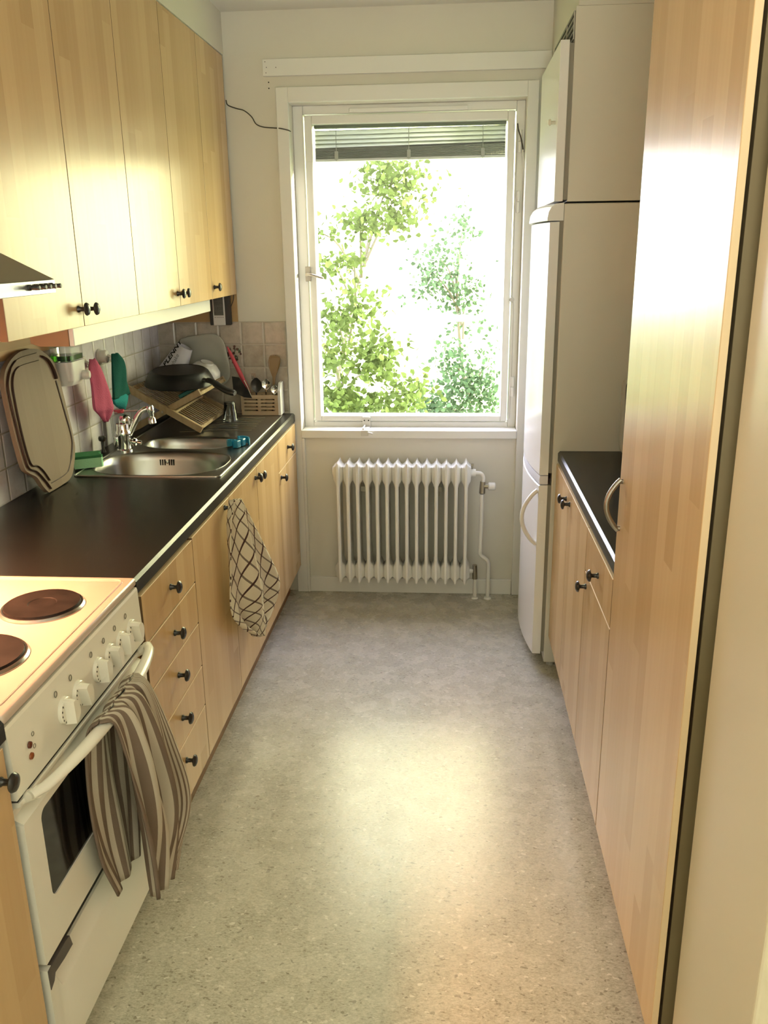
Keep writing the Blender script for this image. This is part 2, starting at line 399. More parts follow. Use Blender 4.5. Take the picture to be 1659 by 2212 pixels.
# hall behind the camera
bm = new(); bx(bm, -2.3, 2.0, -3.1, -3.0, 0, ZC); struct('wall_hall_back', bm, WALL)
bm = new(); bx(bm, -2.4, -2.3, -3.1, 0.65, 0, ZC); struct('wall_hall_left', bm, WALL)
bm = new(); bx(bm, 2.0, 2.1, -3.1, 0.98, 0, ZC); struct('wall_hall_right', bm, WALL)
bm = new(); bx(bm, -2.3, XL, 0.55, 0.65, 0, ZC); struct('wall_hall_front', bm, WALL)
# right door jamb / partition at the photographer's doorway
bm = new(); bx(bm, 0.425, 2.0, 0.955, 1.285, 0, ZC, 0.006, 3); struct('wall_doorway', bm, JAMB)
# soffits over the cabinets
bm = new(); bx(bm, XL, XU+0.001, 0.9, YF, 2.418, ZC); struct('trim_1', bm, WALL, label='white boxed soffit above the left wall cabinets')
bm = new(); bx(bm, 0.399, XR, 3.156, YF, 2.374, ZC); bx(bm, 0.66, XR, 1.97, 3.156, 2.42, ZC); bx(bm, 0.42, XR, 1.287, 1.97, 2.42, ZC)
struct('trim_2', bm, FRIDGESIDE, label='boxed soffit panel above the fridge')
# tiles and pine strips
bm = new(); bx(bm, XL, XL+0.008, 0.9, YF, 0.88, 1.321); struct('wall_left_tile', bm, TILE_L, wl)
bm = new(); bx(bm, XL+0.008, -0.757, YF-0.006, YF, 0.88, 1.321); tb = struct('wall_far_tile', bm, TILE_B, wf)
bm = new()
random.seed(3)
for k in range(13):
    a = random.random()*2*PI; r = 0.034*random.random()**0.5; x = -1.003 + r*math.cos(a); z = 1.172 + r*math.sin(a)*1.1
    cyl(bm, (x, YF-0.0055, z), (x, YF-0.0075, z), 0.0048 + 0.002*random.random(), seg=10)
struct('wall_far_tile_flowers', bm, mat('painted_flowers', (0.075, 0.035, 0.03), 0.3), wf)
bm = new()
for k in range(9):
    x = -1.03 + 0.05*random.random(); z = 1.135 + 0.05*random.random(); dx = 0.018*(random.random()-0.5)
    tube(bm, [(x, YF-0.0065, z), (x+dx, YF-0.0065, z+0.012), (x+1.3*dx, YF-0.0065, z+0.022)], [0.001, 0.003, 0.0005], 6)
struct('wall_far_tile_leaves', bm, mat('painted_leaves', (0.06, 0.10, 0.06), 0.3), wf)
bm = new(); bx(bm, XL, XL+0.012, 0.9, YF, 1.321, 1.46); struct('wall_left_board', bm, PINE, wl)
bm = new(); bx(bm, XL+0.012, -0.975, YF-0.012, YF, 1.321, 1.46); struct('wall_far_board', bm, PINEX, wf)
# skirting, window casing and board
bm = new(); bx(bm, -0.69, 0.303, YF-0.014, YF, 0, 0.078, 0.003); struct('baseboard_far', bm, TRIM)
CF = 3.915
bm = new(); bx(bm, -0.752, WX0, CF, YF, 0, 2.288, 0.003); bx(bm, WX1, 0.352, CF, YF, 0, 2.288, 0.003); bx(bm, WX0-0.001, WX1+0.001, CF, YF, WZ1, 2.288, 0.003)
bx(bm, WX0, WX0+0.012, CF, YF, 0, WZ0-0.02, 0.002)
struct('trim_3', bm, TRIM, label='white casing around the window running to the floor')
bm = new(); bx(bm, -0.802, 0.398, YF-0.018, YF, 2.331, 2.396, 0.002); struct('trim_4', bm, TRIM, label='white board on the wall above the window casing')
bm = new()
for x, z in ((-0.79, 2.385), (-0.785, 2.364), (-0.788, 2.343), (-0.745, 2.363)): cyl(bm, (x, YF-0.0175, z), (x, YF-0.0187, z), 0.0018, seg=8)
for x, z in ((-0.782, 2.31), (-0.782, 2.287)): cyl(bm, (x, YF+0.0005, z), (x, YF-0.0012, z), 0.0028, seg=8)
struct('wall_far_screw_holes', bm, DARK, wf)
bm = new(); bx(bm, WX0+0.0, WX1, CF-0.004, 4.02, 0.782, 0.819, 0.003); struct('trim_5', bm, TRIM, label='white window sill above the radiator')

# ------------------------------------------------------------------ window
FY = 4.012
bm = new()
for a in ((WX0, -0.655, WZ0, WZ1), (0.268, WX1, WZ0, WZ1), (-0.655, 0.268, WZ0, 0.842), (-0.655, 0.268, 2.193, WZ1)): bx(bm, a[0], a[1], FY, FY+0.09, a[2], a[3], 0.003)
win = struct('window_1', bm, TRIM, label='large single window with white frame above the radiator'); win['category'] = 'window'
bm = new()
SX0, SX1, SZ0, SZ1 = -0.648, 0.262, 0.846, 2.188; GX0, GX1, GZ0, GZ1 = -0.616, 0.232, 0.872, 2.152
for a in ((SX0, GX0, SZ0, SZ1), (GX1, SX1, SZ0, SZ1), (GX0, GX1, SZ0, GZ0), (GX0, GX1, GZ1, SZ1)): bx(bm, a[0], a[1], FY-0.008, FY+0.07, a[2], a[3], 0.004)
obj('sash', bm, TRIM, win)
bm = new(); bx(bm, GX0-0.004, GX1+0.004, FY+0.018, FY+0.021, GZ0-0.004, GZ1+0.004); obj('inner_pane', bm, PANE, win)
bm = new(); bx(bm, GX0-0.004, GX1+0.004, FY+0.060, FY+0.063, GZ0-0.004, GZ1+0.004); obj('outer_pane', bm, PANE, win)
bm = new(); bx(bm, -0.668, -0.643, FY-0.013, FY-0.007, 1.494, 1.558, 0.002); hp = obj('handle_plate', bm, GREYMETAL, win, label='grey metal handle plate')
bm = new(); cyl(bm, (-0.655, FY-0.01, 1.524), (-0.655, FY-0.045, 1.524), 0.009, 0.008); tube(bm, smooth_path([(-0.655, FY-0.043, 1.524), (-0.63, FY-0.047, 1.522), (-0.58, FY-0.047, 1.507)], 5), [0.009]*6 + [0.0085]*4 + [0.007], 10, flat=0.7); obj('handle', bm, mat('handle_metal', (0.55, 0.50, 0.42), 0.4, 1.0), win, smooth=True)
for z in (2.065, 1.82, 1.01):
    bm = new(); cyl(bm, (0.285, FY-0.010, z-0.045), (0.285, FY-0.010, z-0.002), 0.008); cyl(bm, (0.285, FY-0.010, z+0.002), (0.285, FY-0.010, z+0.045), 0.008); bx(bm, 0.270, 0.285, FY-0.006, FY+0.002, z-0.044, z+0.044); obj('hinge', bm, PLASTICW, win, smooth=True)
bm = new(); bx(bm, -0.452, 0.062, FY-0.012, FY, 2.194, 2.213, 0.004)
for x in (-0.435, 0.045): cyl(bm, (x, FY-0.012, 2.203), (x, FY-0.016, 2.203), 0.006)
obj('trickle_vent', bm, TRIM, win)
bm = new(); bx(bm, -0.419, -0.381, 3.905, FY-0.004, 0.8195, 0.823, 0.001); bx(bm, -0.419, -0.381, FY-0.016, FY-0.008, 0.822, 0.868, 0.003)
bx(bm, -0.419, -0.381, 3.897, 3.911, 0.796, 0.823, 0.004); bx(bm, -0.411, -0.404, 3.905, FY-0.012, 0.823, 0.832, 0.002); tube(bm, [(-0.385, 3.897, 0.812), (-0.362, 3.893, 0.808)], 0.004, 8)
la = obj('child_latch', bm, mat('latch_plastic', (0.66, 0.64, 0.58), 0.35), win)
bm = new()
for x in (-0.410, -0.390): cyl(bm, (x, FY-0.015, 0.851), (x, FY-0.0175, 0.851), 0.0032, seg=10)
obj('latch_screw', bm, DARK, la)

# blind between the panes
bl = thing('venetian_blind', 'grey venetian blind pulled up to the top of the window between its panes', 'blind', (-0.19, FY+0.04, 2.005))
SLATM = bpy.data.materials.new('blind_slat'); SLATM.use_nodes = True
_t = SLATM.node_tree; _b = _t.nodes['Principled BSDF']; _b.inputs['Base Color'].default_value = (0.17, 0.19, 0.15, 1); _b.inputs['Roughness'].default_value = 0.45
_tr = _t.nodes.new('ShaderNodeBsdfTranslucent'); _tr.inputs[0].default_value = (0.22, 0.245, 0.19, 1); _mx = _t.nodes.new('ShaderNodeMixShader'); _mx.inputs[0].default_value = 0.5
_t.links.new(_b.outputs[0], _mx.inputs[1]); _t.links.new(_tr.outputs[0], _mx.inputs[2]); _t.links.new(_mx.outputs[0], _t.nodes['Material Output'].inputs[0])
SLATU = SLATM.copy(); SLATU.name = 'blind_slat_backlit'; SLATU.node_tree.nodes['Translucent BSDF'].inputs[0].default_value = (0.56, 0.58, 0.53, 1); SLATU.node_tree.nodes['Mix Shader'].inputs[0].default_value = 0.6  # paler, more translucent copy: backlight put into the slats above the stack
bm = new(); bx(bm, GX0+0.004, GX1-0.004, FY+0.027, FY+0.053, 2.139, 2.158, 0.002); obj('head_rail', bm, SLATM, bl)
tilt = lambda x: 0.014*(x-GX0)/(GX1-GX0)
for k, z in enumerate((2.121, 2.103, 2.085, 2.068)):
    bm = new(); prev = None
    for j in range(6):
        yy = FY+0.034 + 0.012*j/5; zz = z + 0.003*math.sin(PI*j/5) + 0.020*(0.5-j/5)
        row = [bm.verts.new((GX0+0.006, yy, zz)), bm.verts.new((GX1-0.006, yy, zz+0.006))]
        if prev: bm.faces.new((prev[0], prev[1], row[1], row[0]))
        prev = row
    o = obj('slat', bm, SLATU, bl, smooth=True); md = o.modifiers.new('t', 'SOLIDIFY'); md.thickness = 0.0008
bm = new()
for k in range(9):
    z = 2.014 + 0.0052*k
    A = [(GX0+0.006, z), (GX1-0.006, z+0.012*(0.3+0.7*k/8)), (GX1-0.006, z+0.0036+0.012*(0.3+0.7*k/8)), (GX0+0.006, z+0.0036)]
    prism(bm, A, lambda a, b: (a, FY+0.027, b), lambda a, b: (a, FY+0.053, b))
obj('stacked_slats', bm, SLATM, bl)
bm = new(); prism(bm, [(GX0+0.006, 2.004), (GX1-0.006, 2.007), (GX1-0.006, 2.0165), (GX0+0.006, 2.0135)], lambda a, b: (a, FY+0.026, b), lambda a, b: (a, FY+0.054, b)); obj('bottom_rail', bm, mat('blind_rail', (0.60, 0.64, 0.62), 0.35), bl)
for x in (-0.515, -0.195, 0.128):
    bm = new(); cyl(bm, (x, FY+0.025, 2.005), (x, FY+0.025, 2.14), 0.0015, seg=6); cyl(bm, (x, FY+0.054, 2.005), (x, FY+0.054, 2.14), 0.0015, seg=6); bx(bm, x-0.008, x+0.008, FY+0.0235, FY+0.027, 2.01, 2.045, 0.001); obj('ladder_cord', bm, mat('cord_grey', (0.38, 0.41, 0.36), 0.6), bl)
bm = new()
tube(bm, smooth_path([(0.272, FY-0.012, 2.135), (0.276, FY-0.016, 2.11), (0.289, FY-0.020, 2.072), (0.300, FY-0.022, 2.02)], 5), 0.0028, 8)
wd = obj('control_cord', bm, mat('dark_cord', (0.05, 0.04, 0.03), 0.6), bl, smooth=True)
bm = new(); tube(bm, [(0.297, FY-0.022, 2.03), (0.318, FY-0.024, 1.80), (0.336, FY-0.026, 1.60)], 0.0036, 8); cyl(bm, (0.3355, FY-0.026, 1.61), (0.341, FY-0.027, 1.555), 0.006, 0.0065, 10); obj('wand', bm, PLASTICW, bl, smooth=True)
bm = new(); tube(bm, [(0.272, FY-0.011, 2.13), (0.2705, FY-0.011, 1.75), (0.270, FY-0.011, 1.415)], 0.0022, 8); cyl(bm, (0.270, FY-0.012, 1.404), (0.270, FY-0.020, 1.404), 0.011, 0.010); tube(bm, smooth_path([(0.272, FY-0.012, 1.395), (0.279, FY-0.011, 1.36), (0.279, FY-0.011, 1.05), (0.276, FY-0.011, 0.86)], 4), 0.0015, 6); obj('pull_cord', bm, mat('cord_light', (0.52, 0.50, 0.46), 0.6), bl)

# cable on the wall
bm = new(); tube(bm, smooth_path([(-0.969, YF-0.004, 2.246), (-0.962, YF-0.004, 2.226), (-0.925, YF-0.004, 2.212), (-0.893, YF-0.004, 2.203), (-0.862, YF-0.004, 2.178), (-0.845, YF-0.004, 2.150), (-0.815, YF-0.004, 2.137), (-0.768, YF-0.005, 2.132), (-0.735, CF-0.003, 2.127), (-0.702, CF-0.003, 2.119), (-0.697, CF+0.02, 2.117)], 5), 0.0022, 8)
tag(obj('wall_cable', bm, mat('black_cable', (0.05, 0.045, 0.03), 0.5), smooth=True), 'thin black cable running along the far wall into the window frame', 'cable')

# ------------------------------------------------------------------ kitchen units
def knob(parent, p, d, name='knob'):
    """black mushroom knob at p, pointing along d."""
    bm = new()
    lathe(bm, [(0.0085, 0.0), (0.0085, 0.003), (0.0060, 0.006), (0.0055, 0.016), (0.0075, 0.019), (0.0160, 0.0215), (0.0170, 0.0235), (0.0150, 0.0275), (0.0085, 0.0305), (0.0, 0.0315)], p, d, 24)
    return obj(name, bm, KNOB, parent, smooth=True)

def front(root, name, x, face, y0, y1, z0, z1, kn=None):
    g = 0.0014
    bm = new(); bx(bm, x, x - face*0.019, y0+g, y1-g, z0, z1, 0.0012, 2)
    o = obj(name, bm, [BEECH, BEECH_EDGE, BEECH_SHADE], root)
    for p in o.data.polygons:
        if p.normal.z > 0.3: p.material_index = 1  # pale edging on top edges only, standing in for the light they catch
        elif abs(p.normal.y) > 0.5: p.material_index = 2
    if kn: knob(o, (x, kn[0], kn[1]), (face, 0, 0))
    return o

def carcass(root, x_back, x_front, y0, y1, z0, z1, top=False):
    t = 0.016; bm = new(); a, b = x_back, x_front
    bx(bm, a, b, y0+0.0005, y0+t, z0, z1); bx(bm, a, b, y1-t, y1-0.0005, z0, z1); bx(bm, a, b, y0+t, y1-t, z0, z0+t)
    s = 0.006 if b > a else -0.006
    bx(bm, a, a+s, y0+t, y1-t, z0+t, z1)
    if top: bx(bm, a, b, y0+t, y1-t, z1-t, z1)
    return obj('carcass', bm, BEECH, root)

def plinth(root, x, face, y0, y1):
    bm = new(); bx(bm, x - face*0.060, x - face*0.076, y0, y1, 0.0, 0.128); return obj('plinth', bm, PLINTH, root)

ZB, ZT = 0.146, 0.8535
GL = XL + 0.010
# drawer unit
y0, y1 = 1.826, 2.2416
r = thing('drawer_cabinet', 'beech base cabinet with five stacked drawers beside the white cooker', 'cabinet', (-1.04, (y0+y1)/2, 0))
carcass(r, GL, XD-0.021, y0, y1, 0.13, 0.857); plinth(r, XD, 1, y0, y1)
zs = [ZB, 0.3275, 0.457, 0.595, 0.7225, ZT]
for i in range(5): front(r, 'drawer', XD, 1, y0, y1, zs[i], zs[i+1]-0.0045, (2.031, (0.268, 0.402, 0.533, 0.658, 0.790)[i]))
# single door with the checked towel
y0, y1 = 2.2416, 2.664
r = thing('base_cabinet', 'beech base cabinet with one door, the checked towel hanging on its knob', 'cabinet', (-1.04, (y0+y1)/2, 0))
carcass(r, GL, XD-0.021, y0, y1, 0.13, 0.857); plinth(r, XD, 1, y0, y1)
front(r, 'door', XD, 1, y0, y1, ZB, ZT, (2.60, 0.835))
# sink cabinet
y0, y1, ym = 2.664, 3.4872, 3.0756
r = thing('sink_cabinet', 'wide beech base cabinet with two doors under the steel sink', 'cabinet', (-1.04, (y0+y1)/2, 0))
carcass(r, GL, XD-0.021, y0, y1, 0.13, 0.70); plinth(r, XD, 1, y0, y1)
front(r, 'door', XD, 1, y0, ym, ZB, ZT, (3.045, 0.817)); front(r, 'door', XD, 1, ym, y1, ZB, ZT, (3.108, 0.813))
# end cabinet
y0, y1 = 3.4872, 3.905
r = thing('base_cabinet', 'beech base cabinet with a drawer over a door next to the window casing', 'cabinet', (-1.04, (y0+y1)/2, 0))
carcass(r, GL, XD-0.021, y0, y1, 0.13, 0.857); plinth(r, XD, 1, y0, y1)
front(r, 'drawer', XD, 1, y0, y1, 0.7225, ZT, (3.70, 0.787)); front(r, 'door', XD, 1, y0, y1, ZB, 0.719, (3.525, 0.692))
# cabinet left of the cooker
y0, y1 = 0.70, 1.176
r = thing('base_cabinet', 'beech base cabinet on the near side of the white cooker, cut off by the frame', 'cabinet', (-1.04, (y0+y1)/2, 0))
carcass(r, GL, XD-0.021, y0, y1, 0.13, 0.857); plinth(r, XD, 1, y0, y1); front(r, 'door', XD, 1, y0, y1, ZB, ZT, (1.150, 0.805))

def worktop(name, label, x0, x1, y0, y1, face, holes=None):
    """slab with a rounded front edge; face +1: front edge at x1, -1: front at x0."""
    bm = new(); zb, zt, rr, k = 0.860, 0.900, 0.012, 6
    xf = x1 if face > 0 else x0; xi = xf - face*0.035; xb = x0 if face > 0 else x1
    prof = [(xi, zb), (xf - face*0.003, zb)]
    prof += [(xf, zb+0.003)]
    prof += [(xf, zt-0.0075), (xf - face*0.0068, zt)]
    prof += [(xi, zt)]
    prism(bm, prof, lambda a, b: (a, y0, b), lambda a, b: (a, y1, b))
    xa, xc = min(xb, xi), max(xb, xi)
    if holes: holed(bm, [(xa, y0), (xc, y0), (xc, y1), (xa, y1)], holes, zb, zt)
    else: bx(bm, xa, xc, y0, y1, zb, zt)
    return tag(obj(name, bm, LAMINATE, smooth=True, loc=((x0+x1)/2, (y0+y1)/2, 0.86), angle=35), label, 'worktop')
NB = dict(cx=-1.035, cy=2.925, a=0.236, b=0.180, n=2.7); FB = dict(cx=-1.02, cy=3.258, a=0.192, b=0.113, n=2.4)
def bloop(B, s=0.0, k=56): return supel(B['cx'], B['cy'], B['a']+s, B['b']+s, B['n'], k)
worktop('worktop', 'long black worktop on the left holding the sink', XL+0.009, -0.7295, 1.808, 3.913, 1, [bloop(NB, 0.012), bloop(FB, 0.012)])
worktop('worktop', 'short black worktop end beside the near corner of the cooker', XL+0.009, -0.7265, 0.70, 1.1845, 1)

# sink
sk = thing('kitchen_sink', 'stainless steel double sink with drainboard set into the left worktop', 'sink', (-1.03, 3.28, 0.90))
SX0_, SX1_, SY0_, SY1_ = -1.285, -0.772, 2.727, 3.852
bm = new(); holed(bm, rrect(SX0_, SX1_, SY0_, SY1_, 0.018), [bloop(NB), bloop(FB)], 0.9005, 0.9035)
loop = rrect(SX0_+0.003, SX1_-0.003, SY0_+0.003, SY1_-0.003, 0.016)
tube(bm, [(a, b, 0.9035) for a, b in loop] + [(loop[0][0], loop[0][1], 0.9035)], 0.0032, 8)
for k in range(7):
    yy = 3.47 + 0.045*k
    tube(bm, smooth_path([(-1.14 + 0.01*k, yy, 0.9025), (-1.0 + 0.004*k, yy+0.02, 0.9055), (-0.84, yy+0.035, 0.9035)], 4), 0.004, 6, flat=0.6)
obj('deck', bm, STEEL, sk, smooth=True)
def basin(B, depth, label):
    bm = new(); k = 56; rings = []
    for s, z in ((0.004, 0.9040), (0.0, 0.9025), (-0.006, 0.895), (-0.012, 0.87), (-0.020, 0.90-depth*0.7), (-0.045, 0.90-depth*0.96), (-0.085, 0.90-depth)):
        rings.append([bm.verts.new((a, b, z)) for a, b in bloop(B, s, k)])
    for a, b in zip(rings, rings[1:]): ring_faces(bm, a, b)
    bm.faces.new(rings[-1]); o = obj('basin', bm, STEEL, sk, label=label, smooth=True); md = o.modifiers.new('t', 'SOLIDIFY'); md.thickness = 0.0012
    bm = new(); lathe(bm, [(0.030, 0.0), (0.030, 0.003), (0.022, 0.004), (0.018, 0.001)], (B['cx'], B['cy'], 0.9005-depth), (0, 0, 1)); obj('drain', bm, CHROME, o, smooth=True); return o
b1 = basin(NB, 0.155, 'large steel basin nearest the cooker'); basin(FB, 0.125, 'small steel basin next to the drainboard')
bm = new()
for k in (-3, -2, -1, 1, 2, 3): bx(bm, -1.075+0.0085*k-0.0022, -1.075+0.0085*k+0.0022, NB['cy']+NB['b']-0.018, NB['cy']+NB['b']-0.0115, 0.853, 0.875)
ov = obj('overflow_slots', bm, DARK, b1)
bm = new(); lathe(bm, [(0.0055, 0), (0.0055, 0.002), (0.0, 0.003)], (-1.075, NB['cy']+NB['b']-0.013, 0.864), (0, -1, 0), 14); obj('overflow_screw', bm, CHROME, b1, smooth=True)

# faucet
fa = thing('faucet', 'chrome mixer tap standing behind the sink basins', 'faucet', (-1.245, 3.115, 0.9035))
FXX, FYY = -1.245, 3.115
bm = new(); lathe(bm, [(0.030, 0.0), (0.030, 0.006), (0.026, 0.010), (0.026, 0.055), (0.029, 0.060), (0.029, 0.075), (0.024, 0.082), (0.024, 0.105)], (FXX, FYY, 0.9035), (0, 0, 1), 32); bx(bm, FXX-0.034, FXX-0.012, FYY-0.022, FYY+0.018, 0.920, 0.965, 0.008, 3); obj('body', bm, CHROME, fa, smooth=True)
bm = new(); lathe(bm, [(0.020, 0.0), (0.023, 0.004), (0.023, 0.022), (0.019, 0.031), (0.008, 0.037), (0, 0.038)], (FXX+0.005, FYY+0.01, 1.004), (0.1, 0, 1), 28); obj('lever_cap', bm, CHROME, fa, smooth=True)
bm = new(); tube(bm, smooth_path([(FXX+0.018, FYY+0.012, 0.965), (FXX+0.042, FYY+0.016, 1.010), (FXX+0.066, FYY+0.022, 1.048), (FXX+0.092, FYY+0.028, 1.062)], 6), [0.0125]*8 + [0.0115]*11, 14); obj('spout', bm, CHROME, fa, smooth=True)
bm = new(); lathe(bm, [(0.013, 0.0), (0.015, 0.004), (0.015, 0.024), (0.011, 0.030), (0.010, 0.044), (0.0145, 0.050), (0.0145, 0.068), (0.011, 0.070)], (FXX+0.101, FYY+0.030, 1.072), (0.10, 0.0, -1), 24); obj('aerator', bm, CHROME, fa, smooth=True)
bm = new(); lathe(bm, [(0.012, 0), (0.012, 0.012), (0.017, 0.016), (0.017, 0.026), (0.009, 0.030), (0.009, 0.044), (0.0, 0.046)], (FXX+0.020, FYY+0.005, 0.938), (1, 0.1, -0.12), 20); obj('shutoff_knob', bm, CHROME, fa, smooth=True)

# ------------------------------------------------------------------ cooker
ck = thing('cooker', 'white freestanding electric cooker with four hotplates and striped towel on its handle', 'cooker', (-1.03, 1.495, 0))
CY0, CY1 = 1.186, 1.803; CXF = -0.7265
bm = new(); bx(bm, -1.30, -0.738, 1.1775, 1.1850, 0.05, 0.84); obj('side_gap_shade', bm, DARK, ck)  # dark strip added as the shade in the gap beside the cooker
bm = new(); bx(bm, XL+0.012, -0.787, CY0, CY1, 0.03, 0.39); bx(bm, XL+0.012, -0.765, CY0, CY1, 0.39, 0.885, 0.003); bx(bm, XL+0.06, -0.80, CY0+0.02, CY1-0.02, 0.0, 0.03); obj('body', bm, ENAMEL, ck)
bm = new(); bx(bm, XL+0.012, -0.727, CY0-0.001, CY1+0.001, 0.8855, 0.9065, 0.007, 4)
loop = rrect(XL+0.05, -0.748, CY0+0.018, CY1-0.018, 0.02); tube(bm, [(a, b, 0.9062) for a, b in loop] + [(loop[0][0], loop[0][1], 0.9062)], 0.003, 8)
obj('hob_plate', bm, HOBW, ck, smooth=True)
for x, y, rad in ((-0.865, 1.622, 0.083), (-0.885, 1.375, 0.098), (-1.135, 1.375, 0.083), (-1.135, 1.625, 0.098)):
    bm = new(); lathe(bm, [(rad-0.004, 0.0055), (rad-0.006, 0.011), (rad*0.36, 0.011), (rad*0.34, 0.0095), (rad*0.30, 0.0095), (0, 0.0095)], (x, y, 0.9065), (0, 0, 1), 48, False, True); hpz = obj('hotplate', bm, IRON, ck, smooth=True, angle=25)
    bm = new(); lathe(bm, [(rad+0.004, 0.0), (rad+0.004, 0.002), (rad, 0.0065), (rad-0.0035, 0.0065), (rad-0.0035, 0.001)], (x, y, 0.9065), (0, 0, 1), 48, False, False); obj('steel_ring', bm, STEEL, hpz, smooth=True)
# control panel, slightly raked
bm = new(); prism(bm, [(-0.766, 0.882), (-0.7285, 0.882), (-0.7265, 0.876), (-0.7225, 0.7465), (-0.726, 0.742), (-0.766, 0.742)], lambda a, b: (a, CY0, b), lambda a, b: (a, CY1, b)); cp = obj('control_panel', bm, ENAMEL, ck)
for i, y in enumerate((1.383, 1.447, 1.545, 1.610, 1.672, 1.736)):
    bm = new(); x0 = -0.7255; tl_ = 0.35 if i % 2 else 0.05
    cyl(bm, (x0+0.001, y, 0.8025), (x0-0.002, y, 0.8025), 0.027, 0.028, 32)
    lathe(bm, [(0.0262, 0), (0.0255, 0.007), (0.024, 0.0085), (0, 0.009)], (x0, y, 0.8025), (1, 0, 0.03), 36)
    # finger grip: a half-moon block standing on the dial
    g = [(0.0255*math.cos(t)-0.006, 0.0255*math.sin(t)) for t in [-1.75 + 3.5*k/20 for k in range(21)]]
    g = [(a*math.cos(tl_) - b*math.sin(tl_), a*math.sin(tl_) + b*math.cos(tl_)) for a, b in g]
    prism(bm, g, lambda a, b: (x0+0.006, y + a, 0.8025 + b), lambda a, b: (x0+0.027, y + a*0.78, 0.8025 + b*0.92))
    kb = obj('dial', bm, ENAMEL, ck, smooth=True, angle=30)
    bm = new()
    for j in range(6):
        t = 2.4 + j*0.42; yy = y + 0.0225*math.cos(t); zz = 0.8025 + 0.0225*math.sin(t)
        bx(bm, x0+0.0075, x0+0.0096, yy-0.0012, yy+0.0012, zz-0.0016, zz+0.0016)
    obj('dial_marks', bm, mat('print_dark', (0.10, 0.085, 0.06), 0.6), kb)
PRINTG = mat('print_grey', (0.16, 0.14, 0.10), 0.6)
for y in (1.383, 1.447, 1.545, 1.610, 1.672, 1.736):
    bm = new(); P = [(-0.7248, y-0.022+0.005*math.cos(t), 0.848+0.006*math.sin(t)) for t in [2*PI*k/12 for k in range(13)]]; tube(bm, P, 0.0008, 5, False); obj('dial_symbol', bm, PRINTG, cp)
for z in (0.826, 0.802):
    bm = new(); P = [(-0.7238, 1.262+0.004*math.cos(t), z+0.004*math.sin(t)) for t in [2*PI*k/10 for k in range(11)]]; tube(bm, P, 0.0006, 5, False); obj('lamp_symbol', bm, PRINTG, cp)
for z, c in ((0.814, (0.10, 0.02, 0.008)), (0.792, (0.22, 0.055, 0.015))):
    bm = new(); lathe(bm, [(0.0065, 0), (0.0060, 0.003), (0.003, 0.0045), (0, 0.0048)], (-0.7238, 1.246, z), (1, 0, 0), 18); obj('indicator_lamp', bm, mat('amber_lens', c, 0.2), cp, smooth=True)
# oven door with window
bm = new(); DOORX = -0.7235
Mx = Matrix(((0, 0, 1, 0), (1, 0, 0, 0), (0, 1, 0, 0), (0, 0, 0, 1)))   # (a,b,c) -> x=c, y=a, z=b
holed(bm, rrect(CY0+0.004, CY1-0.004, 0.389, 0.692, 0.004), [rrect(1.247, 1.745, 0.489, 0.676, 0.018)], -0.762, DOORX, Mx); prism(bm, [(-0.762, 0.735), (DOORX-0.002, 0.735), (DOORX, 0.733), (DOORX, 0.728), (DOORX-0.016, 0.722), (DOORX-0.021, 0.712), (DOORX-0.018, 0.702), (DOORX, 0.692), (-0.762, 0.692)], lambda a, b: (a, CY0+0.004, b), lambda a, b: (a, CY1-0.004, b)); od = obj('oven_door', bm, ENAMEL, ck)
bm = new(); bx(bm, -0.758, DOORX-0.003, 1.240, 1.752, 0.482, 0.684); obj('oven_window', bm, DARKGLASS, od)
bm = new(); P = []
for k in range(25):
    t = k/24; P.append((DOORX+0.012 + 0.044*math.sin(PI*t)**0.55, 1.205 + (1.788-1.205)*t, 0.742 + 0.004*math.sin(PI*t)))
tube(bm, P, [0.011 + 0.004*math.sin(PI*k/24) for k in range(25)], 14, flat=0.72); cyl(bm, (DOORX-0.019, 1.218, 0.722), (DOORX+0.020, 1.214, 0.742), 0.011, 0.011, 14); cyl(bm, (DOORX-0.019, 1.776, 0.722), (DOORX+0.020, 1.779, 0.742), 0.011, 0.011, 14)
obj('oven_handle', bm, ENAMEL, od, smooth=True)
bm = new(); bx(bm, -0.7625, DOORX-0.004, CY0+0.004, CY1-0.004, 0.737, 0.741); obj('door_gap', bm, DARK, ck)
bm = new(); bx(bm, -0.784, DOORX-0.027, CY0+0.045, CY1-0.045, 0.3345, 0.3886); obj('drawer_gap', bm, DARK, ck)  # dark block added as the shade inside the gap above the drawer
# storage drawer with a scooped pull along its top
bm = new(); Yp = [CY0+0.004 + (CY1-CY0-0.008)*k/40 for k in range(41)]
prev = None
for y in Yp:
    d = min(1.0, max(0.0, (0.292 - abs(y-1.4945))/0.035)); d = d*d*(3-2*d)
    e_ = 1-d; prof = [(-0.785, 0.140), (DOORX, 0.140), (DOORX, 0.294 + 0.070*e_), (DOORX-0.003*d, 0.300 + 0.068*e_), (DOORX-0.022*d, 0.3325 + 0.040*e_), (DOORX-0.030*d, 0.3335 + 0.043*e_), (-0.785, 0.3335 + 0.043*e_)]
    ring = [bm.verts.new((a, y, b)) for a, b in prof]
    if prev: ring_faces(bm, prev, ring)
    else: bm.faces.new(ring[::-1])
    prev = ring
bm.faces.new(prev); sd = obj('storage_drawer', bm, ENAMEL, ck, smooth=True, angle=30)
bm = new(); pt = [(1.262, 0.3755), (1.281, 0.372), (1.288, 0.345), (1.252, 0.346), (1.214, 0.351), (1.207, 0.339), (1.192, 0.332), (1.1905, 0.362), (1.1905, 0.3755)]
prism(bm, pt, lambda a, b: (DOORX-0.012, a, b), lambda a, b: (DOORX+0.0012, a, b)); obj('recess_shade', bm, mat('recess_shade_grey', (0.075, 0.062, 0.056), 0.5), sd)  # dark patch standing in for the shaded open end of the pull

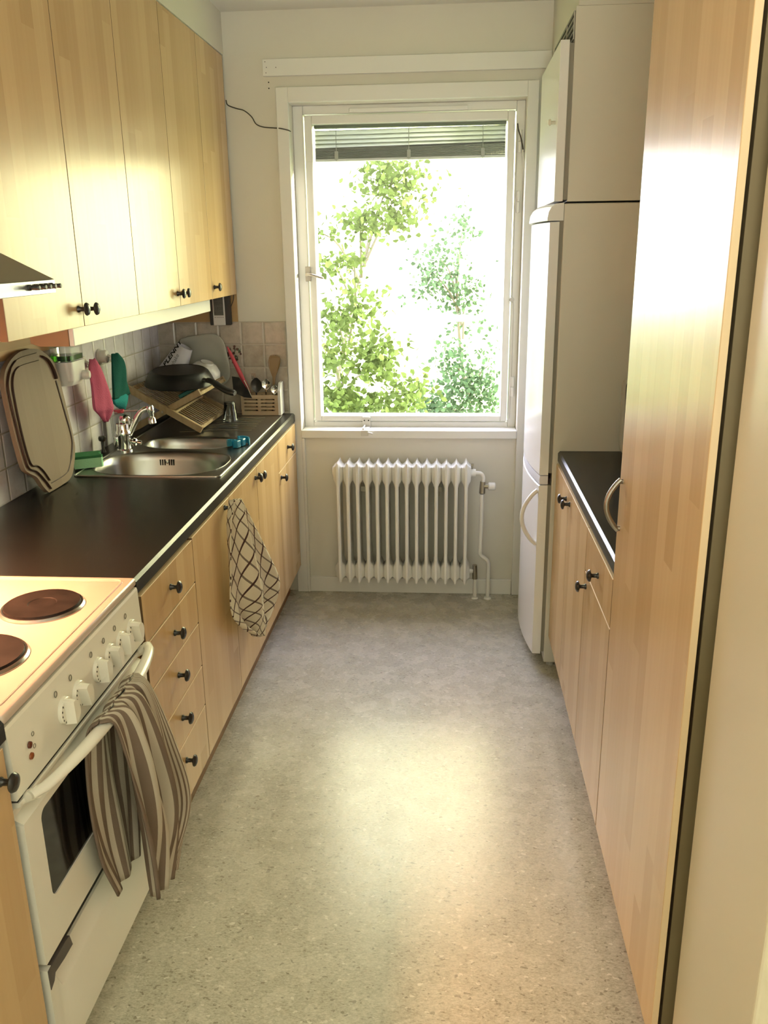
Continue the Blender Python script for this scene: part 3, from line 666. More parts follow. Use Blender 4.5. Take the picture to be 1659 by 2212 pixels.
# ------------------------------------------------------------------ wall cabinets left
UZ0, UZ1 = 1.444, 2.414
def wallcab(label, y0, y1, doors):
    r = thing('wall_cabinet', label, 'cabinet', (-1.16, (y0+y1)/2, UZ0))
    bm = new(); t = 0.016; a, b = XL+0.0125, XU-0.020
    bx(bm, a, b, y0+0.0005, y0+t, UZ0+0.003, UZ1); bx(bm, a, b, y1-t, y1-0.0005, UZ0+0.003, UZ1); bx(bm, a, b, y0+t, y1-t, UZ0+0.003, UZ0+0.003+t); bx(bm, a, b, y0+t, y1-t, UZ1-t, UZ1); bx(bm, a, a+0.006, y0+t, y1-t, UZ0+0.02, UZ1-0.02)
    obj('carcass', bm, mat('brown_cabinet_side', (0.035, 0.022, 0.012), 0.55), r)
    for (d0, d1, ky, kz) in doors: front(r, 'door', XU, 1, d0, d1, UZ0, UZ1, (ky, kz))
    return r
wallcab('beech wall cabinet with two doors beside the range hood', 1.833, 2.6574, [(1.833, 2.2432, 2.213, 1.490), (2.2432, 2.6574, 2.276, 1.487)])
wallcab('wide beech wall cabinet with two doors in the middle of the left row', 2.6574, 3.5127, [(2.6574, 3.085, 3.055, 1.488), (3.085, 3.5127, 3.115, 1.488)])
wallcab('narrow beech wall cabinet with a single door against the far wall', 3.5127, 3.917, [(3.5127, 3.917, 3.548, 1.490)])

# light pelmet under the cabinets
r = thing('under_cabinet_light', 'long white boxed light fitting under the wall cabinets', 'light', (-1.17, 2.95, 1.384))
bm = new(); bx(bm, -1.040, -1.026, 2.29, 3.665, 1.386, 1.4465, 0.002); obj('front_board', bm, PLASTICW, r)
bm = new(); prism(bm, [(-1.150, 1.4465), (-1.041, 1.4465), (-1.041, 1.386), (-1.125, 1.386), (-1.150, 1.394)], lambda a, b: (a, 2.29, b), lambda a, b: (a, 2.302, b)); obj('end_board', bm, wood_mat('end_board_wood', (0.26, 0.17, 0.09), (0.32, 0.21, 0.115), 0.5, 0.3, 2.0, 'X'), r, label='brown wooden end board')
bm = new(); bx(bm, -1.135, -1.065, 2.40, 3.60, 1.415, 1.4465, 0.004); obj('batten', bm, PLASTICW, r)
bm = new(); cyl(bm, (-1.10, 2.42, 1.403), (-1.10, 3.58, 1.403), 0.008, seg=14); obj('tube', bm, mat('tube_glass', (0.7, 0.7, 0.68), 0.2), r, smooth=True)

# ------------------------------------------------------------------ range hood
hd = thing('range_hood', 'grey steel range hood with black switches over the cooker', 'range hood', (-1.1, 1.49, 1.55))
HX = -0.8285; HY0, HY1 = 1.186, 1.79
bm = new(); bx(bm, XL+0.002, HX, HY0, HY1, 1.5505, 1.5775, 0.001); obj('fascia', bm, mat('hood_fascia_steel', (0.62, 0.63, 0.64), 0.3, 0.85), hd)
bm = new()
A = [bm.verts.new(p) for p in ((XL+0.002, HY0, 1.578), (HX-0.001, HY0, 1.578), (HX-0.001, HY1, 1.578), (XL+0.002, HY1, 1.578))]
B = [bm.verts.new(p) for p in ((XL+0.002, 1.35, 1.83), (-1.12, 1.35, 1.755), (-1.12, HY1-0.13, 1.755), (XL+0.002, HY1-0.13, 1.83))]
ring_faces(bm, A, B); bm.faces.new(B); bm.faces.new(A[::-1])
obj('canopy', bm, mat('hood_canopy_metal', (0.23, 0.21, 0.17), 0.42, 0.6), hd)
bm = new(); bx(bm, XL+0.002, -1.125, 1.355, HY1-0.135, 1.74, ZC-0.165, 0.002); obj('chimney', bm, STEEL, hd)
for y in (1.672, 1.700, 1.722, 1.744, 1.768):
    bm = new(); lathe(bm, [(0.0062, 0), (0.0062, 0.004), (0.0042, 0.006), (0.0045, 0.017), (0.005, 0.021), (0.004, 0.023)], (HX, y, 1.5655), (1, 0, 0), 14); obj('switch', bm, BLACKP, hd, smooth=True)
bm = new(); bx(bm, -1.28, -1.14, 1.42, 1.56, 1.5465, 1.5505, 0.001); obj('hood_lamp', bm, mat('lamp_lens', (0.8, 0.7, 0.5), 0.4, emit=((1.0, 0.68, 0.38), 6.0)), hd)
hl = area('hood_lamp_light', (-1.21, 1.49, 1.543), (-1.21, 1.49, 0.9), 0.13, 0.13, HOOD, (1.0, 0.42, 0.20)); hl.data.spread = math.radians(110)

# ------------------------------------------------------------------ right side
# fridge freezer with a white cupboard over it
FYN, FYF = 3.156, 3.772
fr = thing('fridge_freezer', 'tall white fridge freezer with bowed doors beside the window', 'fridge', (0.7, 3.46, 0))
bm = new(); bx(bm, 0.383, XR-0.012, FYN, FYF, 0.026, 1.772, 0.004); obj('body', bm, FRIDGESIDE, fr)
for x in (0.415, 0.95):
    for y in (FYN+0.04, FYF-0.04):
        bm = new(); cyl(bm, (x, y, 0.0), (x, y, 0.026), 0.016, 0.014, 14); obj('foot', bm, PLASTICG, fr)
def bowed_door(name, z0, z1, sag0, sag1):
    """door whose front bulges towards the aisle; its lower/upper edge can swoop with the bulge."""
    bm = new(); K = 20; prev = None; J = 8
    for k in range(K+1):
        t = k/K; y = FYN+0.001 + (FYF-FYN-0.002)*t; bulge = 0.030*(1-(2*t-1)**2)
        xf = 0.336 - bulge
        ring = [bm.verts.new((a, y, b)) for a, b in ((0.369, z0 + sag0(t)), (xf+0.003, z0 + sag0(t)), (xf, z0 + sag0(t)+0.003), (xf, z1 + sag1(t)-0.003), (xf+0.003, z1 + sag1(t)), (0.369, z1 + sag1(t)))]
        if prev: ring_faces(bm, prev, ring)
        else: bm.faces.new(ring[::-1])
        prev = ring
    bm.faces.new(prev); return obj(name, bm, [FRIDGEW], fr, smooth=True, angle=25)
zero = lambda t: 0.0
dl = bowed_door('freezer_door', 0.064, 0.766, zero, zero); du = bowed_door('fridge_door', 0.806, 1.712, zero, zero)
bm = new(); bx(bm, 0.369, 0.383, FYN+0.008, FYF-0.008, 0.07, 0.764); bx(bm, 0.369, 0.383, FYN+0.008, FYF-0.008, 0.812, 1.772); obj('gasket', bm, GASKET, fr)
bm = new(); K = 20; prev = None
for k in range(K+1):
    t = k/K; y = FYN+0.001 + (FYF-FYN-0.002)*t; xf = 0.333 - 0.030*(1-(2*t-1)**2)
    ring = [bm.verts.new((a, y, b)) for a, b in ((0.369, 0.770), (xf+0.006, 0.770), (xf+0.004, 0.787), (xf+0.006, 0.803), (0.369, 0.803))]
    if prev: ring_faces(bm, prev, ring)
    else: bm.faces.new(ring[::-1])
    prev = ring
bm.faces.new(prev); obj('divider_trim', bm, mat('blue_grey_trim', (0.66, 0.67, 0.71), 0.3), fr, smooth=True, angle=25)
bm = new(); prev = None
for k in range(K+1):
    t = k/K; y = FYN-0.002 + (FYF-FYN+0.003)*t; xf = 0.332 - 0.030*(1-(2*t-1)**2)
    ring = [bm.verts.new((a, y, b)) for a, b in ((0.382, 1.716), (xf-0.004, 1.716), (xf-0.006, 1.722), (xf-0.002, 1.745), (xf+0.008, 1.762), (xf+0.022, 1.772), (0.382, 1.774))]
    if prev: ring_faces(bm, prev, ring)
    else: bm.faces.new(ring[::-1])
    prev = ring
bm.faces.new(prev); obj('top_cap', bm, FRIDGEW, fr, smooth=True, angle=40)
bm = new(); P = []
for k in range(19):
    t = k/18; P.append((0.333 - 0.056*math.sin(PI*t)**0.8, FYN+0.012, 0.528 + 0.216*t))
tube(bm, P, 0.0085, 12, flat=1.4, up=(0, 1, 0)); hb = obj('door_handle', bm, FRIDGEW, dl, smooth=True)
for z in (0.570, 0.700):
    bm = new(); lathe(bm, [(0.008, 0), (0.008, 0.0012), (0.0065, 0.0016), (0, 0.0016)], (0.352, FYN+0.001, z), (0, -1, 0), 18); obj('screw_cover', bm, FRIDGEW, dl, smooth=True)

wc = thing('wall_cupboard', 'tall white cupboard standing on top of the fridge', 'cupboard', (0.7, 3.46, 1.776))
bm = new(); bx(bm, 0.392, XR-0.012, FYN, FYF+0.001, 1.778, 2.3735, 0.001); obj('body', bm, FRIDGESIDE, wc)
bm = new(); bx(bm, 0.347, 0.377, FYN+0.001, FYF, 1.779, 2.277, 0.002); d_ = obj('door', bm, FRIDGEW, wc)
bm = new(); bx(bm, 0.377, 0.392, FYN+0.006, FYF-0.006, 1.784, 2.268); obj('gasket', bm, GASKET, wc)
bm = new(); cyl(bm, (0.347, 3.215, 2.035), (0.330, 3.215, 2.035), 0.006, 0.006, 12); bx(bm, 0.322, 0.331, 3.200, 3.230, 2.025, 2.045, 0.003); obj('knob', bm, mat('cupboard_knob', (0.62, 0.57, 0.45), 0.35), d_)
# vent grille above the cupboard door
vg = thing('vent_grille', 'black slotted vent grille above the white cupboard over the fridge', 'vent', (0.392, 3.46, 2.28))
bm = new(); bx(bm, 0.3905, 0.3918, FYN+0.01, FYF-0.05, 2.282, 2.362); obj('backing', bm, DARK, vg)
bm = new()
for z in (2.281, 2.301, 2.321, 2.341, 2.361): bx(bm, 0.3865, 0.3905, FYN+0.012, FYF-0.05, z-0.0018, z+0.0018)
for y in (FYN+0.012, 3.36, FYF-0.05): bx(bm, 0.3868, 0.3905, y-0.002, y+0.002, 2.281, 2.362)
obj('grille_bars', bm, mat('grille_bar', (0.42, 0.40, 0.34), 0.5), vg)

# base cabinets right
y0, y1 = 1.972, 2.378
r = thing('base_cabinet', 'beech base cabinet with a drawer over a door between tall cabinet and double doors', 'cabinet', (0.71, (y0+y1)/2, 0))
carcass(r, XR-0.002, XRD+0.021, y0, y1, 0.13, 0.857); plinth(r, XRD, -1, y0, y1)
front(r, 'drawer', XRD, -1, y0, y1, 0.7245, ZT, (2.165, 0.788)); front(r, 'door', XRD, -1, y0, y1, ZB, 0.721, (2.345, 0.684))
y0, y1, ym = 2.378, 3.152, 2.788
r = thing('base_cabinet', 'beech base cabinet with two doors against the fridge side', 'cabinet', (0.71, (y0+y1)/2, 0))
carcass(r, XR-0.002, XRD+0.021, y0, y1, 0.13, 0.857); plinth(r, XRD, -1, y0, y1)
front(r, 'door', XRD, -1, y0, ym, ZB, ZT, (2.752, 0.812)); front(r, 'door', XRD, -1, ym, y1, ZB, ZT, (2.840, 0.806))
worktop('worktop', 'black worktop on the right between fridge and tall cabinet', 0.4015, XR-0.002, 1.971, 3.154, -1)
# wall cabinets right
y0, y1 = 1.975, 3.150
r = thing('wall_cabinet', 'beech wall cabinet above the right worktop mostly hidden by the tall cabinet', 'cabinet', (0.84, (y0+y1)/2, 1.452))
bm = new(); bx(bm, 0.668, XR-0.001, y0, y1, 1.455, 2.414, 0.001); obj('carcass', bm, BEECH, r)
for a, b in ((y0, 2.37), (2.37, 2.76), (2.76, y1)): front(r, 'door', 0.647, -1, a, b, 1.452, 2.414)
# tall cabinet
y0, y1 = 1.318, 1.968
tcab = thing('tall_cabinet', 'tall beech broom cabinet with one door and bow handle beside the doorway', 'cabinet', (0.71, (y0+y1)/2, 0))
bm = new(); bx(bm, XRD+0.022, XR-0.002, y0+0.012, y1, 0.13, 2.414, 0.001); obj('carcass', bm, mat('dark_cabinet_side', (0.20, 0.15, 0.075), 0.6), tcab); plinth(tcab, XRD, -1, y0+0.012, y1)
bm = new(); bx(bm, XRD, XRD+0.013, y0, y1, ZB, 2.414, 0.0012); td = obj('door', bm, BEECH, tcab)
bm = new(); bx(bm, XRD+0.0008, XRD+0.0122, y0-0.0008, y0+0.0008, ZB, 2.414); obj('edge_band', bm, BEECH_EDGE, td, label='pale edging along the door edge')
bm = new(); P = []
for k in range(17):
    t = k/16; P.append((XRD - 0.004 - 0.030*math.sin(PI*t)**0.85, 1.938, 0.992 + 0.122*t))
tube(bm, P, [0.0062]*17, 12, flat=1.2, up=(0, 1, 0))
for z in (0.996, 1.110): cyl(bm, (XRD, 1.938, z), (XRD-0.010, 1.938, z), 0.0062, 0.0062, 12)
obj('bow_handle', bm, GREYMETAL, td, smooth=True)
# tray leaning against the fridge side
ty = thing('serving_tray', 'dark tray with grey rim standing upright against the fridge side', 'tray', (0.80, 3.10, 0.9))
out = rrect(0.613, 0.98, 0.0, 0.285, 0.035); inn = rrect(0.624, 0.969, 0.011, 0.274, 0.026)
Mt = Matrix.Translation((0, 3.075, 0.902)) @ Matrix.Rotation(-0.12, 4, 'X') @ Matrix(((1, 0, 0, 0), (0, 0, 1, 0), (0, 1, 0, 0), (0, 0, 0, 1)))
bm = new(); holed(bm, out, [inn], 0.0, 0.022, Mt); obj('rim', bm, mat('tray_rim', (0.50, 0.48, 0.40), 0.4), ty)
bm = new(); holed(bm, rrect(0.623, 0.970, 0.010, 0.275, 0.027), [], 0.010, 0.016, Mt); obj('base', bm, mat('tray_dark', (0.02, 0.018, 0.012), 0.5), ty)

# ------------------------------------------------------------------ radiator
ra = thing('radiator', 'white ribbed column radiator below the window', 'radiator', (-0.22, 3.845, 0))
RY0, RY1 = 3.778, 3.898
for i in range(14):
    cx = -0.518 + 0.0455*i; bm = new(); hw = 0.0225
    right = [(0.0012, 0.693), (0.0060, 0.684), (0.0140, 0.675), (hw, 0.670), (hw, 0.608), (0.0185, 0.599), (0.0125, 0.590), (0.0082, 0.575), (0.0082, 0.213), (0.0125, 0.198), (0.0185, 0.189), (hw, 0.181), (hw, 0.130), (0.0140, 0.123), (0.0060, 0.113), (0.0012, 0.104)]
    poly = [(cx+a, b) for a, b in right] + [(cx-a, b) for a, b in reversed(right)]
    rings = []
    for lim, y in ((0.0045, RY0), (0.0078, RY0+0.004), (0.0082, RY0+0.013), (0.0150, RY0+0.018), (0.0225, RY0+0.027), (0.0225, RY1-0.027), (0.0150, RY1-0.018), (0.0082, RY1-0.013), (0.0078, RY1-0.004), (0.0045, RY1)):
        rings.append([bm.verts.new((cx + max(-lim, min(lim, a-cx)), y, b)) for a, b in poly])
    for a, b in zip(rings, rings[1:]): ring_faces(bm, a, b)
    bm.faces.new(rings[0]); bm.faces.new(rings[-1][::-1])
    obj('rib', bm, RADIATOR, ra, smooth=True, angle=35)
for x in (-0.541, ): pass
bm = new(); lathe(bm, [(0.026, 0), (0.024, 0.006), (0.012, 0.009)], (-0.5405, 3.84, 0.64), (-1, 0, 0), 20); lathe(bm, [(0.022, 0), (0.020, 0.006), (0.010, 0.009)], (-0.5405, 3.84, 0.158), (-1, 0, 0), 20); obj('end_plug', bm, RADIATOR, ra, smooth=True)
for x in (-0.406, -0.058):
    bm = new(); bx(bm, x-0.02, x+0.02, 3.868, YF-0.001, 0.535, 0.560, 0.003); bx(bm, x+0.002, x+0.012, 3.875, 3.90, 0.515, 0.537); obj('wall_bracket', bm, mat('bracket_paint', (0.62, 0.58, 0.46), 0.5), ra)
bm = new(); cyl(bm, (0.096, 3.84, 0.637), (0.118, 3.84, 0.637), 0.020, 0.018, 20); tube(bm, smooth_path([(0.115, 3.84, 0.637), (0.140, 3.84, 0.634), (0.152, 3.84, 0.618), (0.153, 3.84, 0.592)], 6), 0.0095, 12)
tube(bm, smooth_path([(0.148, 3.84, 0.535), (0.148, 3.84, 0.40), (0.146, 3.845, 0.262), (0.150, 3.848, 0.232), (0.172, 3.852, 0.212), (0.186, 3.855, 0.190), (0.188, 3.86, 0.14), (0.187, 3.87, 0.0)], 8), 0.0095, 12); cyl(bm, (0.187, 3.87, 0), (0.187, 3.87, 0.008), 0.019, 0.015, 16)
cyl(bm, (0.125, 3.86, 0.11), (0.125, 3.87, 0.0), 0.0095, 0.0095, 12); cyl(bm, (0.125, 3.87, 0), (0.125, 3.87, 0.008), 0.019, 0.015, 16); cyl(bm, (0.090, 3.845, 0.150), (0.114, 3.845, 0.150), 0.014, 0.009, 14)
obj('pipe', bm, RADIATOR, ra, smooth=True)
bm = new(); cyl(bm, (0.151, 3.84, 0.595), (0.149, 3.84, 0.540), 0.012, 0.014, 16); cyl(bm, (0.150, 3.84, 0.574), (0.178, 3.838, 0.574), 0.010, 0.012, 16); rv = obj('thermostat_valve', bm, BRASSY, ra, smooth=True)
bm = new(); lathe(bm, [(0.014, 0), (0.0185, 0.004), (0.018, 0.030), (0.014, 0.034), (0, 0.035)], (0.176, 3.838, 0.574), (1, 0, 0), 20); obj('valve_head', bm, PLASTICW, rv, smooth=True)
bm = new(); cyl(bm, (0.122, 3.848, 0.180), (0.124, 3.858, 0.108), 0.011, 0.013, 16); obj('return_valve', bm, BRASSY, ra, smooth=True)
bm = new(); cyl(bm, (0.101, 3.84, 0.655), (0.101, 3.84, 0.672), 0.005, 0.005, 10); bx(bm, 0.096, 0.108, 3.834, 3.846, 0.670, 0.680); obj('bleed_valve', bm, BRASSY, ra)

# ------------------------------------------------------------------ things on the left worktop and wall
def loft(bm, rings, closed_ring=True, uvs=None):
    pass

def drape(name, mat_, L, R, parent=None, bulge=0.0, folds=0.0, nf=3.0, nu=22, nv=30, thick=0.004, width=None, phase=0.0, fade=0.35, nrm=(1, 0, 0), loc=None):
    """cloth sheet between a left and a right boundary polyline (3D points), with folds along nrm."""
    Ls, Rs = smooth_path(L, 12), smooth_path(R, 12)
    def at(P, t):
        f = t*(len(P)-1); i = min(int(f), len(P)-2); return P[i].lerp(P[i+1], f-i)
    bm = new(); uvl = bm.loops.layers.uv.new('UVMap'); nrm = Vector(nrm); grid = []; vv = 0.0
    height = sum((a-b).length for a, b in zip(Ls, Ls[1:])); wd = width or max((a-b).length for a, b in zip(Ls, Rs))
    for j in range(nv+1):
        v = j/nv; row = []
        for i in range(nu+1):
            u = i/nu; p = at(Ls, v).lerp(at(Rs, v), u)
            amp = folds*(fade + (1-fade)*min(1.0, v*2.0))
            d = bulge*math.sin(PI*u)*(0.35+0.65*math.sin(PI*min(1.0, 0.12+v*0.88))) + amp*math.sin(nf*2*PI*u + phase + 1.6*math.sin(2.3*v+phase)) + amp*0.4*math.sin(nf*3.7*PI*u + 2.1*phase + 5*v)
            row.append((bm.verts.new(p + nrm*d), (u*wd, v*height)))
        grid.append(row)
    for j in range(nv):
        for i in range(nu):
            q = (grid[j][i], grid[j][i+1], grid[j+1][i+1], grid[j+1][i]); f = bm.faces.new([k[0] for k in q])
            for lp, k in zip(f.loops, q): lp[uvl].uv = k[1]
    o = obj(name, bm, mat_, parent, smooth=True, loc=loc, angle=180)
    md = o.modifiers.new('thickness', 'SOLIDIFY'); md.thickness = thick; md.offset = 0
    return o

# checked towel hanging on the single door's knob
o = drape('dish_towel', CHECKCLOTH, [(-0.700, 2.560, 0.872), (-0.704, 2.515, 0.80), (-0.704, 2.495, 0.66), (-0.704, 2.475, 0.53), (-0.700, 2.56, 0.43), (-0.690, 2.735, 0.315)],
      [(-0.690, 2.622, 0.860), (-0.676, 2.68, 0.77), (-0.660, 2.80, 0.62), (-0.650, 2.935, 0.46), (-0.665, 2.93, 0.37), (-0.680, 2.78, 0.30)], bulge=0.020, folds=0.017, nf=2.1, nu=44, nv=50, width=0.42, phase=0.6, fade=0.7)
tag(o, 'white and brown checked dish towel hanging on a cabinet knob', 'towel')
# striped towel over the oven handle: up behind the bar, over it and down in front
hx = -0.668
st = thing('oven_towel', 'brown and cream striped towel draped over the oven handle', 'towel', (hx, 1.53, 0.76))
drape('front_fall', STRIPECLOTH, [(hx-0.004, 1.405, 0.7635), (hx+0.020, 1.425, 0.745), (hx+0.028, 1.450, 0.62), (hx+0.026, 1.478, 0.45), (hx+0.02, 1.50, 0.268)],
      [(hx-0.006, 1.606, 0.7645), (hx+0.020, 1.615, 0.742), (hx+0.030, 1.672, 0.58), (hx+0.026, 1.765, 0.34), (hx+0.012, 1.66, 0.215)], st, bulge=0.010, folds=0.014, nf=3.3, nu=56, nv=44, width=0.38, phase=1.0, fade=0.25)
drape('rear_fall', STRIPECLOTH, [(hx-0.003, 1.405, 0.7635), (hx-0.026, 1.395, 0.735), (hx-0.034, 1.375, 0.60), (hx-0.032, 1.385, 0.46), (hx-0.028, 1.44, 0.325)],
      [(hx-0.005, 1.606, 0.7645), (hx-0.028, 1.60, 0.735), (hx-0.034, 1.62, 0.58), (hx-0.032, 1.62, 0.46), (hx-0.028, 1.58, 0.33)], st, folds=0.006, nf=2.4, nu=32, nv=28, width=0.28, phase=2.0, fade=0.3)

# cutting board leaning on the left wall
cb = thing('cutting_board', 'large brown wooden cutting board leaning against the tiles by the sink', 'cutting board', (-1.31, 2.62, 0.9))
def lean(y, z, d=0.0): 
    z2 = z-0.901; return (XL+0.077 - 0.125*z2 + d, y, z)
pz = lambda L: [V(0, a, b - 0.009) for a, b in L]
outl = smooth_path(pz([(2.627, 1.353), (2.688, 1.344), (2.735, 1.32), (2.765, 1.296), (2.778, 1.257), (2.779, 1.191), (2.779, 1.107), (2.776, 1.031), (2.764, 0.993), (2.725, 0.944), (2.687, 0.918), (2.631, 0.912), (2.535, 0.912), (2.517, 0.917), (2.494, 0.942), (2.473, 0.975), (2.433, 0.999), (2.415, 1.021), (2.412, 1.089), (2.415, 1.174), (2.423, 1.253), (2.433, 1.286), (2.458, 1.313), (2.502, 1.335), (2.56, 1.350), (2.627, 1.353)]), 4)[:-1]
bm = new(); T = 0.015
prism(bm, [(p.y, p.z) for p in outl], lambda a, b: lean(a, b, 0.0), lambda a, b: lean(a, b, T)); body = obj('board', bm, BOARDWOOD, cb, smooth=True, angle=50)
bm = new(); onb = lambda L: [lean(p.y, p.z, T+0.0003) for p in smooth_path(pz(L), 6)]
tube(bm, onb([(2.542, 0.948), (2.519, 0.983), (2.492, 1.007), (2.453, 1.026), (2.448, 1.118), (2.460, 1.235), (2.478, 1.280), (2.510, 1.303), (2.560, 1.311), (2.665, 1.312)]), [0.0055]*40 + [0.0045]*6 + [0.0022]*9, 8, flat=0.5)
tube(bm, onb([(2.748, 1.235), (2.756, 1.135), (2.761, 1.047), (2.746, 1.005), (2.698, 0.955), (2.655, 0.938), (2.549, 0.936)]), [0.0055]*22 + [0.003]*6 + [0.0016]*9, 8, flat=0.5)
obj('juice_groove', bm, BURNT, body, smooth=True)
bm = new(); tube(bm, onb([(2.536, 0.922), (2.511, 0.956), (2.476, 0.993), (2.436, 1.014), (2.427, 1.052), (2.427, 1.14), (2.434, 1.245), (2.454, 1.287), (2.495, 1.318), (2.552, 1.333), (2.662, 1.336)]), [0.0065]*46 + [0.005]*6 + [0.002]*9, 8, flat=0.5); obj('edge_groove', bm, BURNT, body, smooth=True)
bm = new(); sl = onb([(2.682, 1.325), (2.718, 1.308), (2.741, 1.274), (2.748, 1.240)])
tube(bm, sl, [0.005] + [0.011]*(len(sl)-2) + [0.009], 10, flat=0.25); obj('grip_slot', bm, BURNT, body, smooth=True)

# soap dispenser on the wall
sd_ = thing('soap_dispenser', 'white and clear wall soap dispenser holding green liquid under the light fitting', 'soap dispenser', (XL+0.04, 2.82, 1.2))
def slab(bm, x0, x1, y0, y1, z0, z1, r=0.018, sc=1.0):
    lp = rrect(x0, x1, y0, y1, r)
    prism(bm, lp, lambda a, b: (a, b, z0), lambda a, b: (a, b, z1))
DX0, DX1, DY0, DY1 = XL+0.009, XL+0.082, 2.805, 2.930
bm = new(); slab(bm, DX0, DX1, DY0, DY1, 1.278, 1.372, 0.02); obj('reservoir', bm, CLEARP, sd_, smooth=True)
bm = new(); slab(bm, DX0+0.004, DX1-0.004, DY0+0.004, DY1-0.004, 1.281, 1.298, 0.018); obj('liquid_soap', bm, SOAP, sd_, smooth=True)
bm = new(); lp0 = rrect(DX0, DX1+0.002, DY0-0.002, DY1+0.002, 0.022); lp1 = rrect(DX0, DX1-0.012, DY0+0.012, DY1-0.012, 0.018)
rings = [[bm.verts.new((a, b, z)) for a, b in lp] for lp, z in ((lp0, 1.2775), (lp0, 1.215), (lp1, 1.196))]
for a, b in zip(rings, rings[1:]): ring_faces(bm, a, b)
bm.faces.new(rings[0]); bm.faces.new(rings[-1][::-1]); obj('housing', bm, PLASTICW, sd_, smooth=True)
bm = new(); lathe(bm, [(0.0165, -0.01), (0.0165, 0.012), (0.015, 0.020), (0.012, 0.0225), (0, 0.0225)], (DX1+0.002, 2.895, 1.225), (1, 0.15, 0), 24); obj('push_button', bm, PLASTICW, sd_, smooth=True)

# suction hooks with cloths
def hook(y, z, label):
    h = thing('suction_hook', label, 'hook', (XL+0.02, y, z), 'white suction hooks on the left tiles')
    bm = new(); lathe(bm, [(0.030, 0), (0.030, 0.004), (0.024, 0.010), (0.0245, 0.030), (0.022, 0.033), (0, 0.034)], (XL+0.0085, y, z), (1, 0, 0), 30); obj('cup', bm, PLASTICW, h, smooth=True)
    bm = new(); tube(bm, smooth_path([(XL+0.038, y, z+0.004), (XL+0.052, y, z+0.002), (XL+0.056, y, z-0.010), (XL+0.050, y, z-0.016)], 4), 0.004, 8); bx(bm, XL+0.040, XL+0.043, y-0.010, y+0.010, z-0.016, z+0.012, 0.001); obj('peg', bm, PLASTICW, h, smooth=True)
hook(3.015, 1.250, 'round white suction hook carrying the pink cloth'); hook(3.225, 1.248, 'round white suction hook carrying the green cloth')
hxp = XL+0.058
def hung(name, y, z, label, mats, Lp, Rp, ph):
    r = thing(name, label, 'cloth', (hxp, y, z))
    return r
r = thing('cleaning_cloth', 'pink cleaning cloth hanging from a white suction hook', 'cloth', (hxp, 3.02, 1.25))
drape('cloth', PINKC, [(hxp, 3.012, 1.262), (hxp+0.006, 2.985, 1.23), (hxp+0.008, 2.985, 1.16), (hxp+0.008, 2.985, 1.09), (hxp+0.006, 3.02, 1.062), (hxp+0.006, 3.066, 1.026)],
      [(hxp+0.004, 3.035, 1.258), (hxp+0.012, 3.055, 1.22), (hxp+0.016, 3.09, 1.15), (hxp+0.014, 3.142, 1.075), (hxp+0.012, 3.130, 1.05), (hxp+0.008, 3.084, 1.024)], r, bulge=0.026, folds=0.004, nf=1.4, width=0.2, thick=0.008, phase=0.4)
drape('cloth_fold', PINKC, [(hxp, 3.020, 1.260), (hxp+0.006, 3.025, 1.24), (hxp+0.006, 3.03, 1.22)], [(hxp+0.004, 3.05, 1.262), (hxp+0.008, 3.062, 1.245), (hxp+0.008, 3.06, 1.225)], r, bulge=0.010, thick=0.006, nu=10, nv=10)
r = thing('cleaning_cloth', 'dark green cleaning cloth with teal lower edge hanging from a white suction hook', 'cloth', (hxp, 3.23, 1.25))
drape('cloth', GREENC, [(hxp, 3.225, 1.258), (hxp+0.006, 3.205, 1.22), (hxp+0.006, 3.185, 1.15), (hxp+0.006, 3.175, 1.09)],
      [(hxp+0.004, 3.258, 1.256), (hxp+0.012, 3.285, 1.22), (hxp+0.014, 3.30, 1.15), (hxp+0.014, 3.325, 1.088)], r, bulge=0.024, folds=0.003, nf=1.2, thick=0.008, phase=1.2)
drape('teal_edge', TEALC, [(hxp+0.004, 3.174, 1.096), (hxp+0.004, 3.19, 1.068), (hxp+0.004, 3.262, 1.036)], [(hxp+0.012, 3.323, 1.094), (hxp+0.010, 3.312, 1.066), (hxp+0.006, 3.278, 1.034)], r, bulge=0.018, thick=0.007, nu=14, nv=14)

# sponge
sg = thing('sponge', 'green scouring sponge on the near back corner of the sink', 'sponge', (-1.29, 2.86, 0.9035))
Ms = Matrix.Translation((-1.285, 2.862, 0.9065)) @ Matrix.Rotation(0.5, 4, 'Z')
pr = [(-0.048, -0.038), (0.044, -0.038), (0.050, -0.028), (0.040, -0.012), (0.040, 0.010), (0.050, 0.026), (0.044, 0.038), (-0.048, 0.038)]
bm = new(); prism(bm, pr, lambda a, b: Ms @ V(a, b, 0), lambda a, b: Ms @ V(a, b, 0.034)); obj('foam', bm, SPONGE, sg)
bm = new(); prism(bm, pr, lambda a, b: Ms @ V(a, b, 0.0342), lambda a, b: Ms @ V(a, b, 0.043)); obj('scourer', bm, SCOUR, sg)

# clear cup with pink dish brush, black stopper
cu = thing('plastic_cup', 'clear plastic cup standing between the tap and the tiles', 'cup', (-1.30, 3.225, 0.9035))
bm = new(); lathe(bm, [(0.026, 0), (0.030, 0.12), (0.0285, 0.12), (0.0245, 0.003), (0, 0.003)], (-1.305, 3.225, 0.9040), (0, 0, 1), 28, True, False); obj('cup_wall', bm, CLEARP, cu, smooth=True)
db = thing('dish_brush', 'pink headed dish brush lying across the clear cup by the tap', 'brush', (-1.26, 3.24, 1.03))
bm = new(); tube(bm, smooth_path([(-1.315, 3.222, 1.030), (-1.29, 3.228, 1.033), (-1.25, 3.24, 1.034), (-1.20, 3.255, 1.034)], 5), [0.011]*3 + [0.010]*4 + [0.006]*9, 10, flat=0.6); obj('handle', bm, mat('pale_pink_plastic', (0.62, 0.42, 0.42), 0.3), db, smooth=True)
